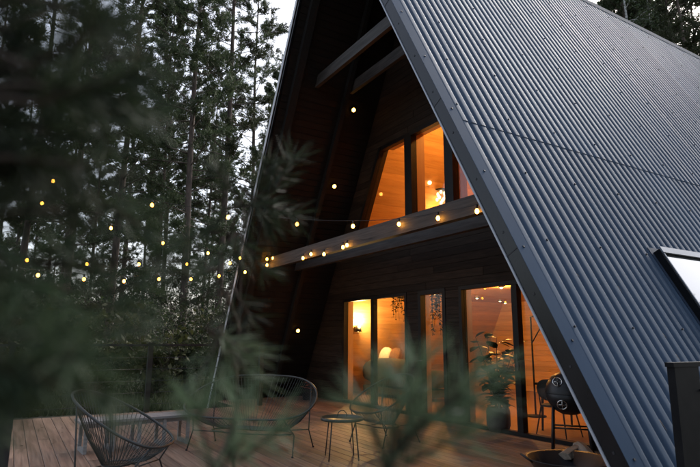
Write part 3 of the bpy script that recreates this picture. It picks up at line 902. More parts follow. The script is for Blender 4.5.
def side_table():
    p = on_z(342, 419, .45)
    t = empty('side_table', (p.x, p.y, 0)); tag(t, 'small round green grey metal side table with a loop handle', 'table')
    m = MB(); m.lathe([(.001, .44), (.255, .44), (.262, .444), (.262, .475), (.252, .475), (.248, .452), (.001, .452)], 36); m.build('tabletop', M['chairsteel'], t)
    for k in range(4):
        a = k*math.pi/2+.4
        m = MB(); m.tube([(.20*math.cos(a), .20*math.sin(a), .44), (.25*math.cos(a), .25*math.sin(a), 0.003)], .008, 8); m.build('leg', M['chairsteel'], t)
    d = RIGHT; n = -FH
    h = []
    for k in range(9):
        u = k/8*math.pi; h.append(Vector((0, 0, .455)) + FH*.19 + d*(.06*math.cos(u)) + Vector((0, 0, .075*math.sin(u))))
    m = MB(); m.tube(h, .006, 6); m.build('handle', M['chairsteel'], t)
side_table()

def bench():
    t = empty('bench', (-7.98, 1.55, 0), R(4)); tag(t, 'low grey plank bench behind the cord chairs', 'bench')
    for k in range(3):
        m = MB(); m.box(-.21+k*.142, -.21+k*.142+.134, -.72, .72, .355, .385); m.build('plank', M['greywood'], t)
    for y in np.linspace(-.64, .64, 5):
        m = MB(); m.box(-.19, .19, y-.02, y+.02, .0, .05); m.box(.15, .19, y-.02, y+.02, .05, .354); m.box(-.19, -.15, y-.02, y+.02, .05, .354)
        m.build('leg_frame', M['greywood'], t)
    m = MB(); m.box(.12, .149, -.68, .68, .30, .35); m.build('rail', M['greywood'], t)
bench()

def railing():
    t = empty('railing', (-11.47, -1.2, 0)); tag(t, 'slim black deck railing with posts and thin rails before the forest', 'railing')
    ys = [4.72, 2.39, .06, -2.27, -4.6, -6.9]
    for y in ys:
        m = MB(); m.box(-.045, .045, y+1.2-.045, y+1.2+.045, .001, 1.30); m.build('post', M['black_steel'], t)
        m = MB(); m.box(-.07, .07, y+1.2-.07, y+1.2+.07, 1.3005, 1.318); m.build('post_cap', M['black_steel'], t)
    for a, b in zip(ys[:-1], ys[1:]):
        m = MB(); m.box(-.03, .03, b+1.2+.046, a+1.2-.046, 1.25, 1.29); m.build('top_rail', M['black_steel'], t)
        for z in (.15, .37, .59, .81, 1.03):
            m = MB(); m.tube([(0, b+1.2+.046, z), (0, a+1.2-.046, z)], .006, 6); m.build('wire', M['black_steel'], t)
railing()

def near_post():
    p = at(4, 440, 4.6)
    t = empty('deck_post', (p.x, p.y, 0)); tag(t, 'dark post cut by the left edge of the picture', 'post')
    m = MB(); m.box(-.05, .05, -.05, .05, .001, 1.02); m.build('shaft', M['black_steel'], t)
    m = MB(); m.box(-.065, .065, -.065, .065, 1.0205, 1.04); m.build('cap', M['black_steel'], t)
    m = MB(); m.box(-.075, .075, -.075, .075, .0005, .012); m.build('base_plate', M['black_steel'], t)
near_post()

def flower_pot():
    p = on_z(309, 399, 0)
    t = empty('flower_pot', (p.x+.15, p.y-.12, 0)); tag(t, 'small pot of red flowers on the deck by the dark wall', 'flower pot')
    m = MB(); m.lathe([(.001, 0), (.10, 0), (.14, .18), (.15, .20), (.135, .20), (.12, .17), (.001, .17)], 20); m.build('pot', M['soffit'], t)
    lf = MB(); fl = MB()
    for k in range(46):
        a = rnd.uniform(0, 6.28); leaf_blade(lf, (rnd.uniform(-.06, .06), rnd.uniform(-.06, .06), .18), (math.cos(a), math.sin(a), rnd.uniform(.3, 1.6)), rnd.uniform(.1, .26), .05, .6)
    for k in range(16):
        a = rnd.uniform(0, 6.28); r_ = rnd.uniform(.02, .2); z = rnd.uniform(.24, .40)
        for q in range(6):
            b = a + q*1.05; leaf_blade(fl, (r_*math.cos(a), r_*math.sin(a), z), (math.cos(b), math.sin(b), .5), .055, .045, .2)
    lf.build('foliage', M['leaf'], t); fl.build('flowers', M['redleaf'], t)
flower_pot()

def grill():
    p = on_z(574, 452, 0)
    t = empty('kettle_grill', (p.x-.02, p.y, 0)); tag(t, 'black kettle grill with chrome rings on tall legs before the right door', 'grill')
    m = MB(); m.lathe([(.001, .46), (.10, .465), (.20, .52), (.265, .62), (.285, .72), (.28, .725)], 32); m.build('bowl', M['black_steel'], t)
    m = MB(); m.lathe([(.292, .725), (.292, .74), (.27, .84), (.20, .94), (.10, .995), (.001, 1.01)], 32); lid = m.build('lid', M['black_steel'], t)
    m = MB(); m.tube([(-.06, 0, 1.0), (-.06, 0, 1.06), (.06, 0, 1.06), (.06, 0, 1.0)], .010, 8); m.build('handle', M['black_steel'], lid)
    d = (Vector((0, 0, 1.4)) - Vector((p.x, p.y, .7))); d.z = 0; d.normalize(); sd_ = Vector((-d.y, d.x, 0))
    def ringm(c, r_, n_, par, name):
        n_ = n_.normalized(); a1 = n_.cross(Vector((0, 0, 1))).normalized(); a2 = n_.cross(a1)
        m = MB(); m.tube([c + a1*r_*math.cos(u) + a2*r_*math.sin(u) for u in np.linspace(0, 2*math.pi, 20, endpoint=False)], .009, 6, closed=True); o = m.build(name, M['chrome'], par)
        m = MB(); m.tube([c - a1*r_*.9, c + a1*r_*.9], .006, 6); m.tube([c - a2*r_*.9, c + a2*r_*.9], .006, 6); m.tube([c-n_*.05, c+n_*.012], .012, 8); m.build('damper', M['chrome'], par)
    ringm(d*.235 - sd_*.125 + Vector((0, 0, .88)), .055, d + Vector((0, 0, .45)), lid, 'vent_ring')
    ringm(d*.255 - sd_*.085 + Vector((0, 0, .60)), .058, d + Vector((0, 0, -.3)), t, 'vent_ring')
    for k, s_ in enumerate((-1, 1)):
        for q in (1, -1):
            a = sd_*s_*.20 + d*q*.10
            b = sd_*s_*.235 + d*q*.17
            m = MB(); m.tube([a + Vector((0, 0, .56)), b + Vector((0, 0, .004))], .02, 8); m.build('leg', M['black_steel'], t)
    m = MB(); m.tube([sd_*-.22 + d*.13 + Vector((0, 0, .30)), sd_*.22 + d*.13 + Vector((0, 0, .30))], .011, 8); m.build('crossbar', M['black_steel'], t)
    m = MB(); m.tube([sd_*-.22 - d*.13 + Vector((0, 0, .30)), sd_*.22 - d*.13 + Vector((0, 0, .30))], .011, 8); m.build('crossbar', M['black_steel'], t)
grill()

def fire_bowl():
    p = on_z(570, 459, .34)
    t = empty('fire_bowl', (p.x, p.y, 0)); tag(t, 'wide black steel fire bowl with side handles on the deck', 'fire bowl')
    m = MB(); m.lathe([(.001, .14), (.15, .15), (.29, .22), (.38, .34), (.39, .352), (.37, .345), (.28, .24), (.14, .175), (.001, .165)], 36); m.build('bowl', M['black_steel'], t)
    m = MB(); m.lathe([(.001, .24), (.12, .235), (.22, .225), (.27, .232)], 24); m.build('ash', M['ash'], t)
    for s_ in (-1, 1):
        d = RIGHT*s_; f = FH
        m = MB(); m.tube([d*.36 + f*.06 + Vector((0, 0, .325)), d*.43 + f*.045 + Vector((0, 0, .375)), d*.445 + Vector((0, 0, .385)), d*.43 - f*.045 + Vector((0, 0, .375)), d*.36 - f*.06 + Vector((0, 0, .325))], .010, 8); m.build('handle', M['black_steel'], t)
    for k in range(3):
        a = k*2.094+.3
        m = MB(); m.tube([(.20*math.cos(a), .20*math.sin(a), .185), (.24*math.cos(a), .24*math.sin(a), .003)], .014, 8); m.build('leg', M['black_steel'], t)
    def log(px, py, L, w, rz, tilt, lab, z):
        q = on_z(px, py, z)
        m = MB(); n = 7; vs = []
        prof = [(-.5, 0), (-.3, .38), (.1, .5), (.42, .3), (.5, 0), (.0, -.1)]
        for k in range(n):
            u = k/(n-1)-.5; s_ = 1 - .12*abs(u) + rnd.uniform(-.05, .05)
            for (a, b) in prof: vs.append((u*L, a*w*s_+rnd.uniform(-.004, .004), b*w*s_+rnd.uniform(-.004, .004)))
        c = len(prof); fs = [(i*c+j, i*c+(j+1) % c, (i+1)*c+(j+1) % c, (i+1)*c+j) for i in range(n-1) for j in range(c)]
        fs += [tuple(range(c-1, -1, -1)), tuple((n-1)*c+j for j in range(c))]
        m.add(vs, fs)
        o = m.build('firewood_log', M['log']); o.location = q; o.rotation_euler = (0, R(tilt), R(rz)); tag(o, lab, 'firewood', 'logs in the fire bowl')
    log(559, 455, .28, .07, 35, 4, 'thin pale split log, leftmost in the fire bowl', .30)
    log(571, 455, .26, .14, 100, -8, 'grey split log lying in the middle of the fire bowl', .30)
    log(584, 453, .24, .15, 150, -14, 'pale chunk of firewood propped highest in the fire bowl', .31)
fire_bowl()

def steel_rack():
    t = empty('steel_rack', (-2.40, 4.49, GZ)); tag(t, 'black steel upright frame with bolts standing beside the roof at right edge', 'frame')
    top = 1.205-GZ
    for y in (0, 1.45):
        m = MB(); m.box(-.03, .03, y-.17, y+.17, .012, top); b = m.build('post', M['matte_black'], t)
        for z in (top-.18, top-.36, top-.54, top-.72):
            m = MB(); m.tube([(.0301, y+.155, z), (.048, y+.155, z)], .011, 8); m.build('bolt', M['chrome'], b)
        m = MB(); m.box(-.06, .06, y-.19, y+.19, .001, .0118); m.build('foot_plate', M['matte_black'], b)
    m = MB(); m.box(-.035, .035, -.185, 1.64, top+.0005, top+.035); m.build('top_bar', M['matte_black'], t)
    m = MB(); m.box(-.025, .025,   .171, 1.279, .25, .30); m.build('lower_bar', M['matte_black'], t)
steel_rack()

# ------------------------------------------------------------------ string lights
def string_light(label, bulbs, pre=None, post=None):
    """bulbs: points in the scene; the cable runs a little above them with slight sags between"""
    base = Vector(bulbs[0])
    t = empty('string_lights', base); tag(t, label, 'string lights', 'festoon strings between porch and trees')
    ctrl = ([Vector(p) for p in pre] if pre else []) + [Vector(b) + Vector((0, 0, .085)) for b in bulbs] + ([Vector(p) for p in post] if post else [])
    pts = []
    for a, b in zip(ctrl[:-1], ctrl[1:]):
        for k in range(6):
            u = k/6; q = a.lerp(b, u); q.z -= .06*(b-a).length*u*(1-u); pts.append(q-base)
    pts.append(ctrl[-1]-base)
    m = MB(); m.tube(pts, .0045, 5); m.build('cable', M['black_steel'], t)
    for b in bulbs:
        b = Vector(b) - base
        m = MB(); m.lathe([(.001, .085), (.014, .085), (.016, .03), (.010, .028)], 10, b); so = m.build('socket', M['black_steel'], t)
        m = MB(); m.lathe([(.001, -.036), (.013, -.033), (.022, -.023), (.027, -.006), (.024, .010), (.016, .024), (.012, .030)], 12, b); m.build('bulb', M['bulb'], t)
YBM = 4.82
POLE = at(-125, 235, 8.3)
def pole_at(y): return Vector((POLE.x, POLE.y, at(-125, y, 8.3).z))
def light_pole():
    t = empty('light_pole', (POLE.x, POLE.y, GZ)); tag(t, 'timber pole just past the left edge that carries the light strings', 'pole')
    top = pole_at(110).z-GZ
    m = MB(); m.tube([(0, 0, -.05), (0, 0, top*.5), (0, 0, top+.1)], [.05, .046, .04], 12); m.build('shaft', M['rafter'], t)
    for y in (118, 140, 235, 250):
        z = pole_at(y).z-GZ; m = MB(); m.tube([(0, .03, z), (.02, .06, z+.01), (0, .075, z-.02)], .005, 6); m.build('hook', M['black_steel'], t)
light_pole()
def fan(px, d0, d1):
    n = len(px); x0, x1 = px[0][0], px[-1][0]
    return [at(x, y, d0 + (d1-d0)*(x-x0)/(x1-x0)) for x, y in px]
DB = (Vector(on_y(270, 260, YBM)) - CAM).dot(FWD)
A_on = [on_y(x, y, YBM) for x, y in ((477, 211), (438, 218), (399, 224))]
dA = (A_on[-1]-CAM).dot(FWD)
A_off = fan([(353, 226), (297, 224), (228, 217), (152, 205), (53, 181), (-40, 150)], dA+.3, 9.0)
string_light('topmost string of lights leaving the porch beam and rising to the left', A_on + A_off, [on_y(500, 203, YBM)], [pole_at(118)])
string_light('string of lights from the beam end rising steeply past the pine trunks', fan([(273, 258), (240, 258), (208, 253), (163, 243), (111, 228), (42, 203), (-40, 172)], DB, 9.2), None, [pole_at(140)])
string_light('nearly level string of lights from the beam end to the left', fan([(267, 259), (230, 263), (187, 264), (139, 264), (87, 264), (27, 260), (-40, 250)], DB, 8.6), None, [pole_at(235)])
string_light('lowest sagging string of lights in front of the dark trees', fan([(267, 265), (245, 272), (219, 276), (191, 279), (159, 279), (124, 281), (84, 279), (38, 275), (-20, 268)], DB, 8.0), None, [pole_at(250)])
string_light('short row of lights along the lower face of the porch beam', [on_y(x, y, YBM) for x, y in ((347, 245), (343, 247), (324, 254), (311, 254), (303, 258))], [on_y(372, 238, YBM)], [on_y(276, 266, YBM)])

# ------------------------------------------------------------------ forest
def rand_unit(rng, n):
    v = rng.normal(size=(n, 3)); return v / np.linalg.norm(v, axis=1)[:, None]
def blades(P, D, L, W, rng):
    """thin triangles at points P along directions D"""
    n = len(P); r_ = rand_unit(rng, n); s = np.cross(D, r_); s /= (np.linalg.norm(s, axis=1)[:, None]+1e-9)
    A = P - s*(W/2)[:, None]; B = P + s*(W/2)[:, None]; C_ = P + D*L[:, None]
    V = np.stack([A, B, C_], 1).reshape(-1, 3); F = np.arange(3*n).reshape(-1, 3)
    return V, F

def pine_variant(seed, H, crown0, spread, r0, nbr, dense=1.0):
    rng = np.random.default_rng(seed); rr = random.Random(seed)
    mb = MB()
    lean = (rr.uniform(-.025, .025), rr.uniform(-.025, .025)); ph = rr.uniform(0, 6)
    def axis(u): return Vector((lean[0]*H*u + .12*math.sin(u*5+ph)*u*2, lean[1]*H*u + .12*math.cos(u*4+ph)*u*2, H*u))
    K = 16
    mb.tube([axis(k/K) for k in range(K+1)], [r0*(1-.86*(k/K)**1.1)*(1.25 if k == 0 else 1) for k in range(K+1)], 9)
    Ps, Ds = [], []
    for i in range(nbr):
        u = crown0 + (1-crown0)*(i+rr.random())/nbr
        t = (u-crown0)/(1-crown0)
        L = spread*(.35+.65*math.sin(math.pi*min(1, .18+.82*t)**.8))*rr.uniform(.55, 1.2)
        if t > .9: L *= .7
        a = rr.uniform(0, 6.283); up = rr.uniform(-.15, .35) + t*.5
        b0 = axis(u); d = Vector((math.cos(a), math.sin(a), up)).normalized()
        pts = [b0]
        for k in range(1, 6):
            d = (d + Vector((rr.uniform(-.16, .16), rr.uniform(-.16, .16), rr.uniform(-.10, .16)))).normalized(); pts.append(pts[-1] + d*L/5)
        br = max(.012, r0*.22*(1-.6*t))
        mb.tube(pts, [br*(1-.16*k) for k in range(6)], 5, cap=False)
        # twigs
        for q in range(int(7*dense)):
            w = rr.uniform(.3, 1.0); k = min(4, int(w*5)); p = pts[k].lerp(pts[k+1], w*5-k)
            td = (d + Vector((rr.uniform(-1, 1), rr.uniform(-1, 1), rr.uniform(-.2, .8)))).normalized()
            tl = L*rr.uniform(.14, .34)
            mb.tube([p, p + td*tl*.5, p + td*tl + Vector((0, 0, tl*.15))], [.010, .007, .004], 3, cap=False)
            for s_ in np.linspace(.35, 1.05, 6):
                Ps.append(p + td*tl*s_ + Vector((rr.uniform(-.09, .09), rr.uniform(-.09, .09), rr.uniform(-.05, .1)))); Ds.append(td)
    # dead stubs on the bare bole
    for i in range(16):
        u = rr.uniform(.12, crown0+.05); a = rr.uniform(0, 6.283); b0 = axis(u); L = rr.uniform(.3, 1.3)
        e = Vector((math.cos(a), math.sin(a), rr.uniform(-.3, .1)))
        mb.tube([b0, b0+e*L*.5, b0+e*L+Vector((0, 0, -.1))], [.016, .011, .005], 3, cap=False)
    P = np.array(Ps); D = np.array(Ds); nn = 10
    P = np.repeat(P, nn, 0); D = np.repeat(D, nn, 0)
    D = D*.55 + rand_unit(rng, len(D))*.85 + np.array([0, 0, .25]); D /= np.linalg.norm(D, axis=1)[:, None]
    P = P + rng.normal(size=P.shape)*.05
    L = rng.uniform(.12, .24, len(P)); W = rng.uniform(.025, .05, len(P))
    V, F = blades(P, D, L, W, rng)
    tr = mb.mesh('trunk'); tr.materials.append(M['bark'])
    return tr, tri_mesh('crown', V, F, M['needle'])

PV = [pine_variant(11, 25, .20, 2.7, .15, 100, 1.2), pine_variant(12, 27, .28, 2.5, .17, 92, 1.2), pine_variant(13, 22, .16, 2.3, .12, 92, 1.1),
      pine_variant(14, 26, .24, 3.0, .18, 104, 1.2), pine_variant(15, 19, .08, 2.2, .10, 100, 1.0)]

def bush_variant(seed, H, rx, nst, nleaf, leaf='leaf', lmax=.13):
    rng = np.random.default_rng(seed); rr = random.Random(seed)
    mb = MB(); tips = []
    for i in range(nst):
        a = rr.uniform(0, 6.283); h = H*rr.uniform(.5, 1.0); sp = rx*rr.uniform(.1, .9)
        pts = [Vector((0, 0, 0))]
        for k in range(1, 7):
            u = k/6; pts.append(Vector((math.cos(a)*sp*u**1.3+rr.uniform(-.1, .1), math.sin(a)*sp*u**1.3+rr.uniform(-.1, .1), h*u)))
        mb.tube(pts, [.03*(1-.14*k) for k in range(7)], 5, cap=False); 
        for q in range(14):
            w = rr.uniform(.25, 1); k = min(5, int(w*6)); p = pts[k].lerp(pts[k+1], w*6-k)
            e = p + Vector((rr.uniform(-1, 1), rr.uniform(-1, 1), rr.uniform(-.2, .6)))*rx*.38
            mb.tube([p, e], [.008, .003], 3, cap=False); tips += [p.lerp(e, .4), p.lerp(e, .7), e]
    Tn = np.array(tips); P = Tn[rng.integers(0, len(Tn), nleaf)] + rng.normal(size=(nleaf, 3))*.13
    P[:, 2] = np.maximum(P[:, 2], .05)
    D = rand_unit(rng, nleaf)*.9 + np.array([0, 0, -.1]); D /= np.linalg.norm(D, axis=1)[:, None]
    s = np.cross(D, rand_unit(rng, nleaf)); s /= np.linalg.norm(s, axis=1)[:, None]
    L = (.035 + lmax*rng.uniform(0, 1, nleaf)**2)[:, None]; W = L*.55
    V = np.stack([P, P + D*L*.5 + s*W*.5, P + D*L, P + D*L*.5 - s*W*.5], 1).reshape(-1, 3)
    b = np.arange(nleaf)[:, None]*4
    F = np.concatenate([b + np.array([[0, 1, 2]]), b + np.array([[0, 2, 3]])], 0)
    st = mb.mesh('stems'); st.materials.append(M['bark'])
    return st, tri_mesh('foliage', V, F, M[leaf])
BV = [bush_variant(21, 3.2, 1.5, 9, 4400), bush_variant(22, 2.2, 1.4, 8, 2600, 'leaf_yellow', .20), bush_variant(23, 4.6, 1.6, 8, 4800, 'leaf_dark', .09)]

def birch_variant(seed, H):
    rng = np.random.default_rng(seed); rr = random.Random(seed)
    mb = MB(); ph = rr.uniform(0, 6)
    def axis(u): return Vector((.25*math.sin(u*4+ph), .25*math.cos(u*3+ph), H*u))
    mb.tube([axis(k/14) for k in range(15)], [.15*(1-.88*k/14) for k in range(15)], 9)
    tips = []
    for i in range(60):
        u = rr.uniform(.35, 1); a = rr.uniform(0, 6.283); L = 2.6*(1.15-u)*rr.uniform(.6, 1.2)+.5; b0 = axis(u)
        pts = [b0]; d = Vector((math.cos(a), math.sin(a), .7)).normalized()
        for k in range(5):
            d = (d + Vector((rr.uniform(-.2, .2), rr.uniform(-.2, .2), -.18))).normalized(); pts.append(pts[-1]+d*L/5)
        mb.tube(pts, [.028*(1-.17*k) for k in range(6)], 4, cap=False)
        for q in range(14):
            w = rr.uniform(.2, 1); k = min(4, int(w*5)); p = pts[k].lerp(pts[k+1], w*5-k); tips.append(p); tips.append(p + Vector((rr.uniform(-.3, .3), rr.uniform(-.3, .3), rr.uniform(-.5, .1))))
    n = 9000; Tn = np.array(tips); P = Tn[rng.integers(0, len(Tn), n)] + rng.normal(size=(n, 3))*.16
    D = rand_unit(rng, n); s = np.cross(D, rand_unit(rng, n)); s /= np.linalg.norm(s, axis=1)[:, None]
    L = rng.uniform(.08, .14, n)[:, None]; W = L*.7
    V = np.stack([P, P + D*L*.5 + s*W*.5, P + D*L, P + D*L*.5 - s*W*.5], 1).reshape(-1, 3); b = np.arange(n)[:, None]*4
    F = np.concatenate([b + np.array([[0, 1, 2]]), b + np.array([[0, 2, 3]])], 0)
    st = mb.mesh('trunk'); st.materials.append(M['birchbark'])
    return st, tri_mesh('crown', V, F, M['leaf'])
BI = [birch_variant(31, 25), birch_variant(32, 27)]

def plant_tree(name, var, x, y, rz, sc, label, cat, group, parts=('trunk', 'crown')):
    t = empty(name, (x, y, GZ-.12), rz); t.scale = (sc, sc, sc); tag(t, label, cat, group)
    link(parts[0], var[0], None, t); link(parts[1], var[1], None, t)
    return t
ORD = ['first', 'second', 'third', 'fourth', 'fifth', 'sixth', 'seventh', 'eighth', 'ninth', 'tenth', 'eleventh', 'twelfth', 'thirteenth', 'fourteenth', 'fifteenth', 'sixteenth', 'seventeenth', 'eighteenth', 'nineteenth', 'twentieth']
def dirpx(px, dist):
    d = FH + RIGHT*((px-CX)/F_PX*math.cos(PITCH)); d.normalize(); return CAM + d*dist
tr = random.Random(5)
# nearer pines, placed by their trunks
near = [(182, 23, 0, 'pine with a reddish straight trunk standing clear, right of middle between the light strings'),
        (216, 27, 1, 'pine with a pale slender trunk just left of the porch roof edge'),
        (150, 31, 2, 'slim pine directly left of the reddish trunk'),
        (108, 26, 3, 'broad dark pine behind the middle bulbs of the strings'),
        (60, 24, 0, 'thick pine behind the blurred branches at upper left'),
        (12, 27, 1, 'tall pine cut by the left edge of the picture'),
        (250, 33, 3, 'bushy pine whose crown touches the roof edge'),
        (85, 34, 4, 'young pine with branches almost to the ground, between two taller pines'),
        (272, 38, 2, 'thin pine seen right against the bright roof edge'),
        (-45, 25, 2, 'pine standing just outside the left edge, its crown reaching in')]
for px, d, v, lab in near:
    p = dirpx(px, d); plant_tree('pine_tree', PV[v], p.x, p.y, tr.uniform(0, 6.28), tr.uniform(.95, 1.08), lab, 'pine', 'pines behind the deck')
far = []
for row, (d, n) in enumerate(((42, 9), (54, 10), (70, 12))):
    for k in range(n):
        px = -110 + (330+110)*(k+.5)/n + tr.uniform(-10, 10)
        far.append((px, d+tr.uniform(-4, 4), tr.choice([0, 1, 2, 3, 4])))
for px, d, v in far:
    p = dirpx(px, d); plant_tree('pine_tree', PV[v], p.x, p.y, tr.uniform(0, 6.28), tr.uniform(.9, 1.1), 'distant dark pine deep in the forest behind the nearer trunks', 'pine', 'distant pines of the forest')
# understorey
names = ['left edge', 'first railing post', 'bench', 'porch edge']
bl = [(20, 17.5, 1), (55, 19, 0), (95, 17, 1), (128, 19.5, 0), (160, 17.5, 1), (188, 18.5, 0), (222, 19, 1), (250, 20, 0), (5, 22, 2), (75, 22, 2), (140, 23, 2), (205, 22.5, 2), (262, 24, 2), (-20, 18, 0)]
lab_b = ['low leafy bush behind the railing near the left edge', 'rounded leafy bush behind the railing, second from the left edge', 'low bush behind the railing left of the bench', 'leafy bush behind the bench', 'yellowish leafy bush beside the first railing post',
         'leafy bush right of the first railing post', 'low bush behind the back of the loveseat', 'bush nearest the left foot of the roof', 'tall thicket shrub rising at the left edge', 'tall shrub under the blurred branches', 'tall shrub behind the middle railing post',
         'tall shrub between the two clear pine trunks', 'tall shrub beside the roof edge', 'bush cut by the left edge of the picture']
for (px, d, v), lab in zip(bl, lab_b):
    p = dirpx(px, d); plant_tree('leafy_bush', BV[v], p.x, p.y, tr.uniform(0, 6.28), tr.uniform(.85, 1.15), lab, 'bush', 'bushes behind the railing', ('stems', 'foliage'))
k = 0
for d, n in ((30, 8), (40, 9), (56, 10)):
    for i in range(n):
        px = -60 + 350*(i+.5)/n + tr.uniform(-12, 12); p = dirpx(px, d+tr.uniform(-3, 3))
        plant_tree('leafy_bush', BV[2], p.x, p.y, tr.uniform(0, 6.28), tr.uniform(1.0, 1.6), 'dim undergrowth shrub among the distant trunks', 'bush', 'undergrowth deep in the forest', ('stems', 'foliage'))
# birches and pines behind the roof ridge
for px, d, v, lab in ((602, 40, 0, 'white trunked birch behind the roof ridge, leftmost of the birches'), (664, 38, 1, 'white trunked birch behind the roof ridge with a clear leaning stem'), (690, 44, 0, 'white trunked birch at the top right corner'), (630, 47, 1, 'slender birch behind the ridge between two whiter ones')):
    p = dirpx(px, d); plant_tree('birch_tree', BI[v], p.x, p.y, tr.uniform(0, 6.28), 1.18, lab, 'birch', 'birches behind the roof')
for px, d, v in ((575, 50, 0), (592, 46, 3), (615, 52, 1), (640, 54, 3), (655, 48, 0), (678, 52, 1), (705, 48, 3), (720, 42, 0), (545, 50, 3), (740, 50, 1), (625, 62, 3), (665, 64, 0), (700, 60, 1), (590, 62, 0), (583, 42, 3), (600, 55, 1), (648, 43, 3), (684, 46, 0), (612, 44, 0), (632, 70, 1), (672, 75, 3), (708, 55, 3), (655, 58, 1)):
    p = dirpx(px, d); plant_tree('pine_tree', PV[v], p.x, p.y, tr.uniform(0, 6.28), 1.35, 'dark pine crown behind the roof ridge at upper right', 'pine', 'pines behind the roof')
# unseen pines added behind and beside the camera, to darken the lower roof's reflections
for k in range(46):
    a = -132 + 217*(k+.5)/46 + tr.uniform(-2.5, 2.5); d = (24, 29, 35)[k % 3] + tr.uniform(-2, 2)
    plant_tree('pine_tree', PV[(0, 1, 3, 2)[k % 4]], d*math.cos(R(a)), d*math.sin(R(a))-2, tr.uniform(0, 6.28), 1.0, 'unseen pine added behind the viewpoint to darken roof reflections', 'pine', 'added pines behind the viewpoint')

def undergrowth():
    rng = np.random.default_rng(77); n = 26000
    th = rng.uniform(0, 1, n); px = -150 + 480*th; d = 14.5 + 32*rng.uniform(0, 1, n)**1.6
    dirs = np.array([[*(FH + RIGHT*((x-CX)/F_PX*math.cos(PITCH))).normalized()] for x in np.linspace(-150, 330, 200)])
    idx = np.clip((th*199).astype(int), 0, 199); D0 = dirs[idx] + rng.normal(size=(n, 3))*.004
    P = np.array(CAM)[None] + D0*d[:, None]; P[:, 2] = GZ-.03
    k = (P[:, 0] < -13.2); P = P[k]; n = len(P)
    D = rand_unit(rng, n)*.6 + np.array([0, 0, .8]); D /= np.linalg.norm(D, axis=1)[:, None]
    L = rng.uniform(.15, .5, n); W = rng.uniform(.03, .08, n)
    V, F = blades(P, D, L, W, rng)
    o = link('ground_cover', tri_mesh('ground_cover', V, F, M['leaf']), None)
    tag(o, 'low grass and bilberry growth on the forest floor', 'ground cover', kind='stuff')
undergrowth()

# ------------------------------------------------------------------ the young pine right in front of the lens
def near_pine(name, label, base, height, r0, clusters, seed):
    rng = np.random.default_rng(seed); rr = random.Random(seed)
    base = Vector(base); base.z = GZ
    t = empty(name, base); tag(t, label, 'pine', 'young pines close to the viewer')
    m = MB()
    ax = lambda z: Vector((.006*math.sin(z*2.3)*min(1, z), .006*math.cos(z*1.7)*min(1, z), z))
    m.tube([ax(z) for z in np.linspace(-.05, height, 14)], [r0*(1-.8*k/13) for k in range(14)], 10); m.build('trunk', M['twig'], t)
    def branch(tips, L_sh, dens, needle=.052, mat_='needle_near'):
        """one limb from the trunk to a cloud of shoots; tips: (px, py, dist, dx, dy), dx and dy the way the shoot points"""
        if isinstance(tips, tuple):
            n, x0, x1, y0, y1, d0, d1, dx, dy = tips
            tips = [(rr.uniform(x0, x1), rr.uniform(y0, y1), rr.uniform(d0, d1), dx+rr.uniform(-.6, .6), dy+rr.uniform(-.6, .6)) for _ in range(n)]
        P = [at(x, y, d) - base for x, y, d, *_ in tips]
        c = sum(P, Vector())/len(P)
        root = ax(max(.05, min(height*.97, c.z - .06)))
        st = MB(); limb = []
        for k in range(9):
            u = k/8; q = root.lerp(c, u); q.z += .02*math.sin(math.pi*u); limb.append(q)
        st.tube(limb, [.0048*(1-.07*k) for k in range(9)], 7)
        NP, ND = [], []
        for p, (x, y, d, dx, dy) in zip(P, tips):
            dirv = (RIGHT*dx + UP*-dy + FWD*rr.uniform(-.45, .45)).normalized()
            s0 = p - dirv*L_sh*.5; s1 = p + dirv*L_sh*.5
            a = limb[rr.choice((4, 5, 6, 7))]
            st.tube([a, a.lerp(s0, .55), s0, p, s1], [.0032, .003, .0028, .0024, .0015], 5)
            for k in range(int(L_sh*100*dens)):
                u = rr.random()**.85; NP.append(s0.lerp(s1, u)); ND.append(dirv)
            for k in range(14): NP.append(s1); ND.append(dirv)
        br = st.build('branch', M['twig'], t)
        NP, ND = np.array(NP), np.array(ND); n = len(NP)
        rv = rand_unit(rng, n); rv = rv - ND*np.sum(rv*ND, 1)[:, None]; rv /= np.linalg.norm(rv, axis=1)[:, None]
        an = rng.uniform(.4, 1.1, n)[:, None]
        D = ND*np.cos(an) + rv*np.sin(an)
        L = needle*rng.uniform(.75, 1.2, n); W = np.full(n, .0021)
        s = np.cross(D, rand_unit(rng, n)); s /= np.linalg.norm(s, axis=1)[:, None]
        mid = NP + D*(L*.55)[:, None] + rv*(L*.05)[:, None]; tip = NP + D*L[:, None]
        w = (W/2)[:, None]
        V = np.stack([NP - s*w, NP + s*w, mid + s*w, mid - s*w, tip], 1).reshape(-1, 3)
        b = np.arange(n)[:, None]*5
        F = np.concatenate([b + np.array([[0, 1, 2]]), b + np.array([[0, 2, 3]]), b + np.array([[3, 2, 4]])], 0)
        nd = link('needles', tri_mesh('needles', V, F, M[mat_]), None, br); nd['kind'] = 'stuff'
    for c in clusters: branch(*c)
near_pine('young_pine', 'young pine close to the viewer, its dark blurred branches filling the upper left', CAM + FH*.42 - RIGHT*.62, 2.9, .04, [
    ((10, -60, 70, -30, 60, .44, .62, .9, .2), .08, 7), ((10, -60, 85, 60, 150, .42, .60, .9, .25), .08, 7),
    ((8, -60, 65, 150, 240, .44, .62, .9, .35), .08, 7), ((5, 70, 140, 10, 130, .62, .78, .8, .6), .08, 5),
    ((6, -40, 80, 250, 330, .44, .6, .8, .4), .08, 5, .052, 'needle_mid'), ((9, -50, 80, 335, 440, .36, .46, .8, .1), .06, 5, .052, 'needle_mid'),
    ((7, 60, 170, 200, 340, .55, .70, .9, .3), .07, 4, .052, 'needle_mid')], 3)
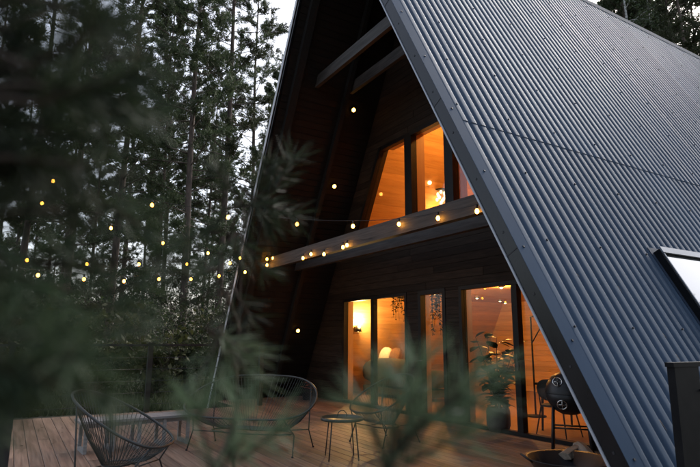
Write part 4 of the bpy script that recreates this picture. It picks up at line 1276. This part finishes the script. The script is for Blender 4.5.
near_pine('pine_sapling', 'slim pine sapling whose needle tufts stand before the porch corner and loveseat', at(236, 467, 1.2), at(236, 195, 1.2).z-GZ, .009, [
    ([(262, 185, 1.25, .35, -.9), (283, 175, 1.28, .4, -.9), (255, 205, 1.2, .5, .7), (243, 235, 1.2, -.2, .9), (274, 208, 1.24, .8, .3), (232, 190, 1.2, -.4, -.6)], .10, 7, .07),
    ([(225, 215, 1.15, -.6, .5), (250, 250, 1.15, .5, .8), (222, 250, 1.1, -.5, .7), (205, 235, 1.15, -.8, .2)], .09, 4, .065),
    ([(210, 290, 1.0, -.6, .6), (240, 300, 1.05, .5, .8), (225, 310, 1.0, -.1, .9), (196, 275, 1.0, -.8, .3)], .07, 3.5, .06),
    ([(222, 352, .85, .1, .9), (240, 362, .87, .5, .8), (208, 360, .84, -.4, .8), (228, 340, .86, .7, .5)], .08, 4, .06, 'needle_lit'),
    ([(205, 440, .62, -.2, -.8), (232, 430, .64, .2, -.9), (258, 445, .63, .7, -.6), (225, 465, .60, .5, -.7)], .07, 4, .055, 'needle_lit')], 4)
near_pine('pine_sapling', 'pale blurred pine sapling tip in front of the glass doors at bottom centre', at(385, 475, .56), at(386, 462, .56).z-GZ, .0035, [
    ([(388, 470, .54, .1, -.9), (408, 440, .55, .45, -.9), (438, 415, .56, .8, -.7), (412, 398, .57, .2, -1), (376, 440, .53, -.3, -1), (432, 450, .54, .9, -.5), (456, 392, .56, .8, -.7), (396, 415, .55, .0, -1)], .065, 4, .06, 'needle_lit')], 6)

# ------------------------------------------------------------------ fallen needles and leaves on the deck
def litter():
    rng = np.random.default_rng(9); n = 900
    P = np.stack([rng.uniform(-11.3, -2.3, n), rng.uniform(-6, 6.5, n), np.full(n, .0035)], 1)
    a = rng.uniform(0, 6.283, n); D = np.stack([np.cos(a), np.sin(a), rng.uniform(0, .25, n)], 1)
    L = rng.uniform(.03, .07, n); W = rng.uniform(.003, .02, n)
    V, F = blades(P, D, L, W, rng)
    V[:, 2] = np.maximum(V[:, 2], .003)
    o = link('fallen_needles', tri_mesh('fallen_needles', V, F, M['log']), None)
    tag(o, 'fallen needles and dry leaf bits scattered over the deck', 'litter', kind='stuff')
litter()
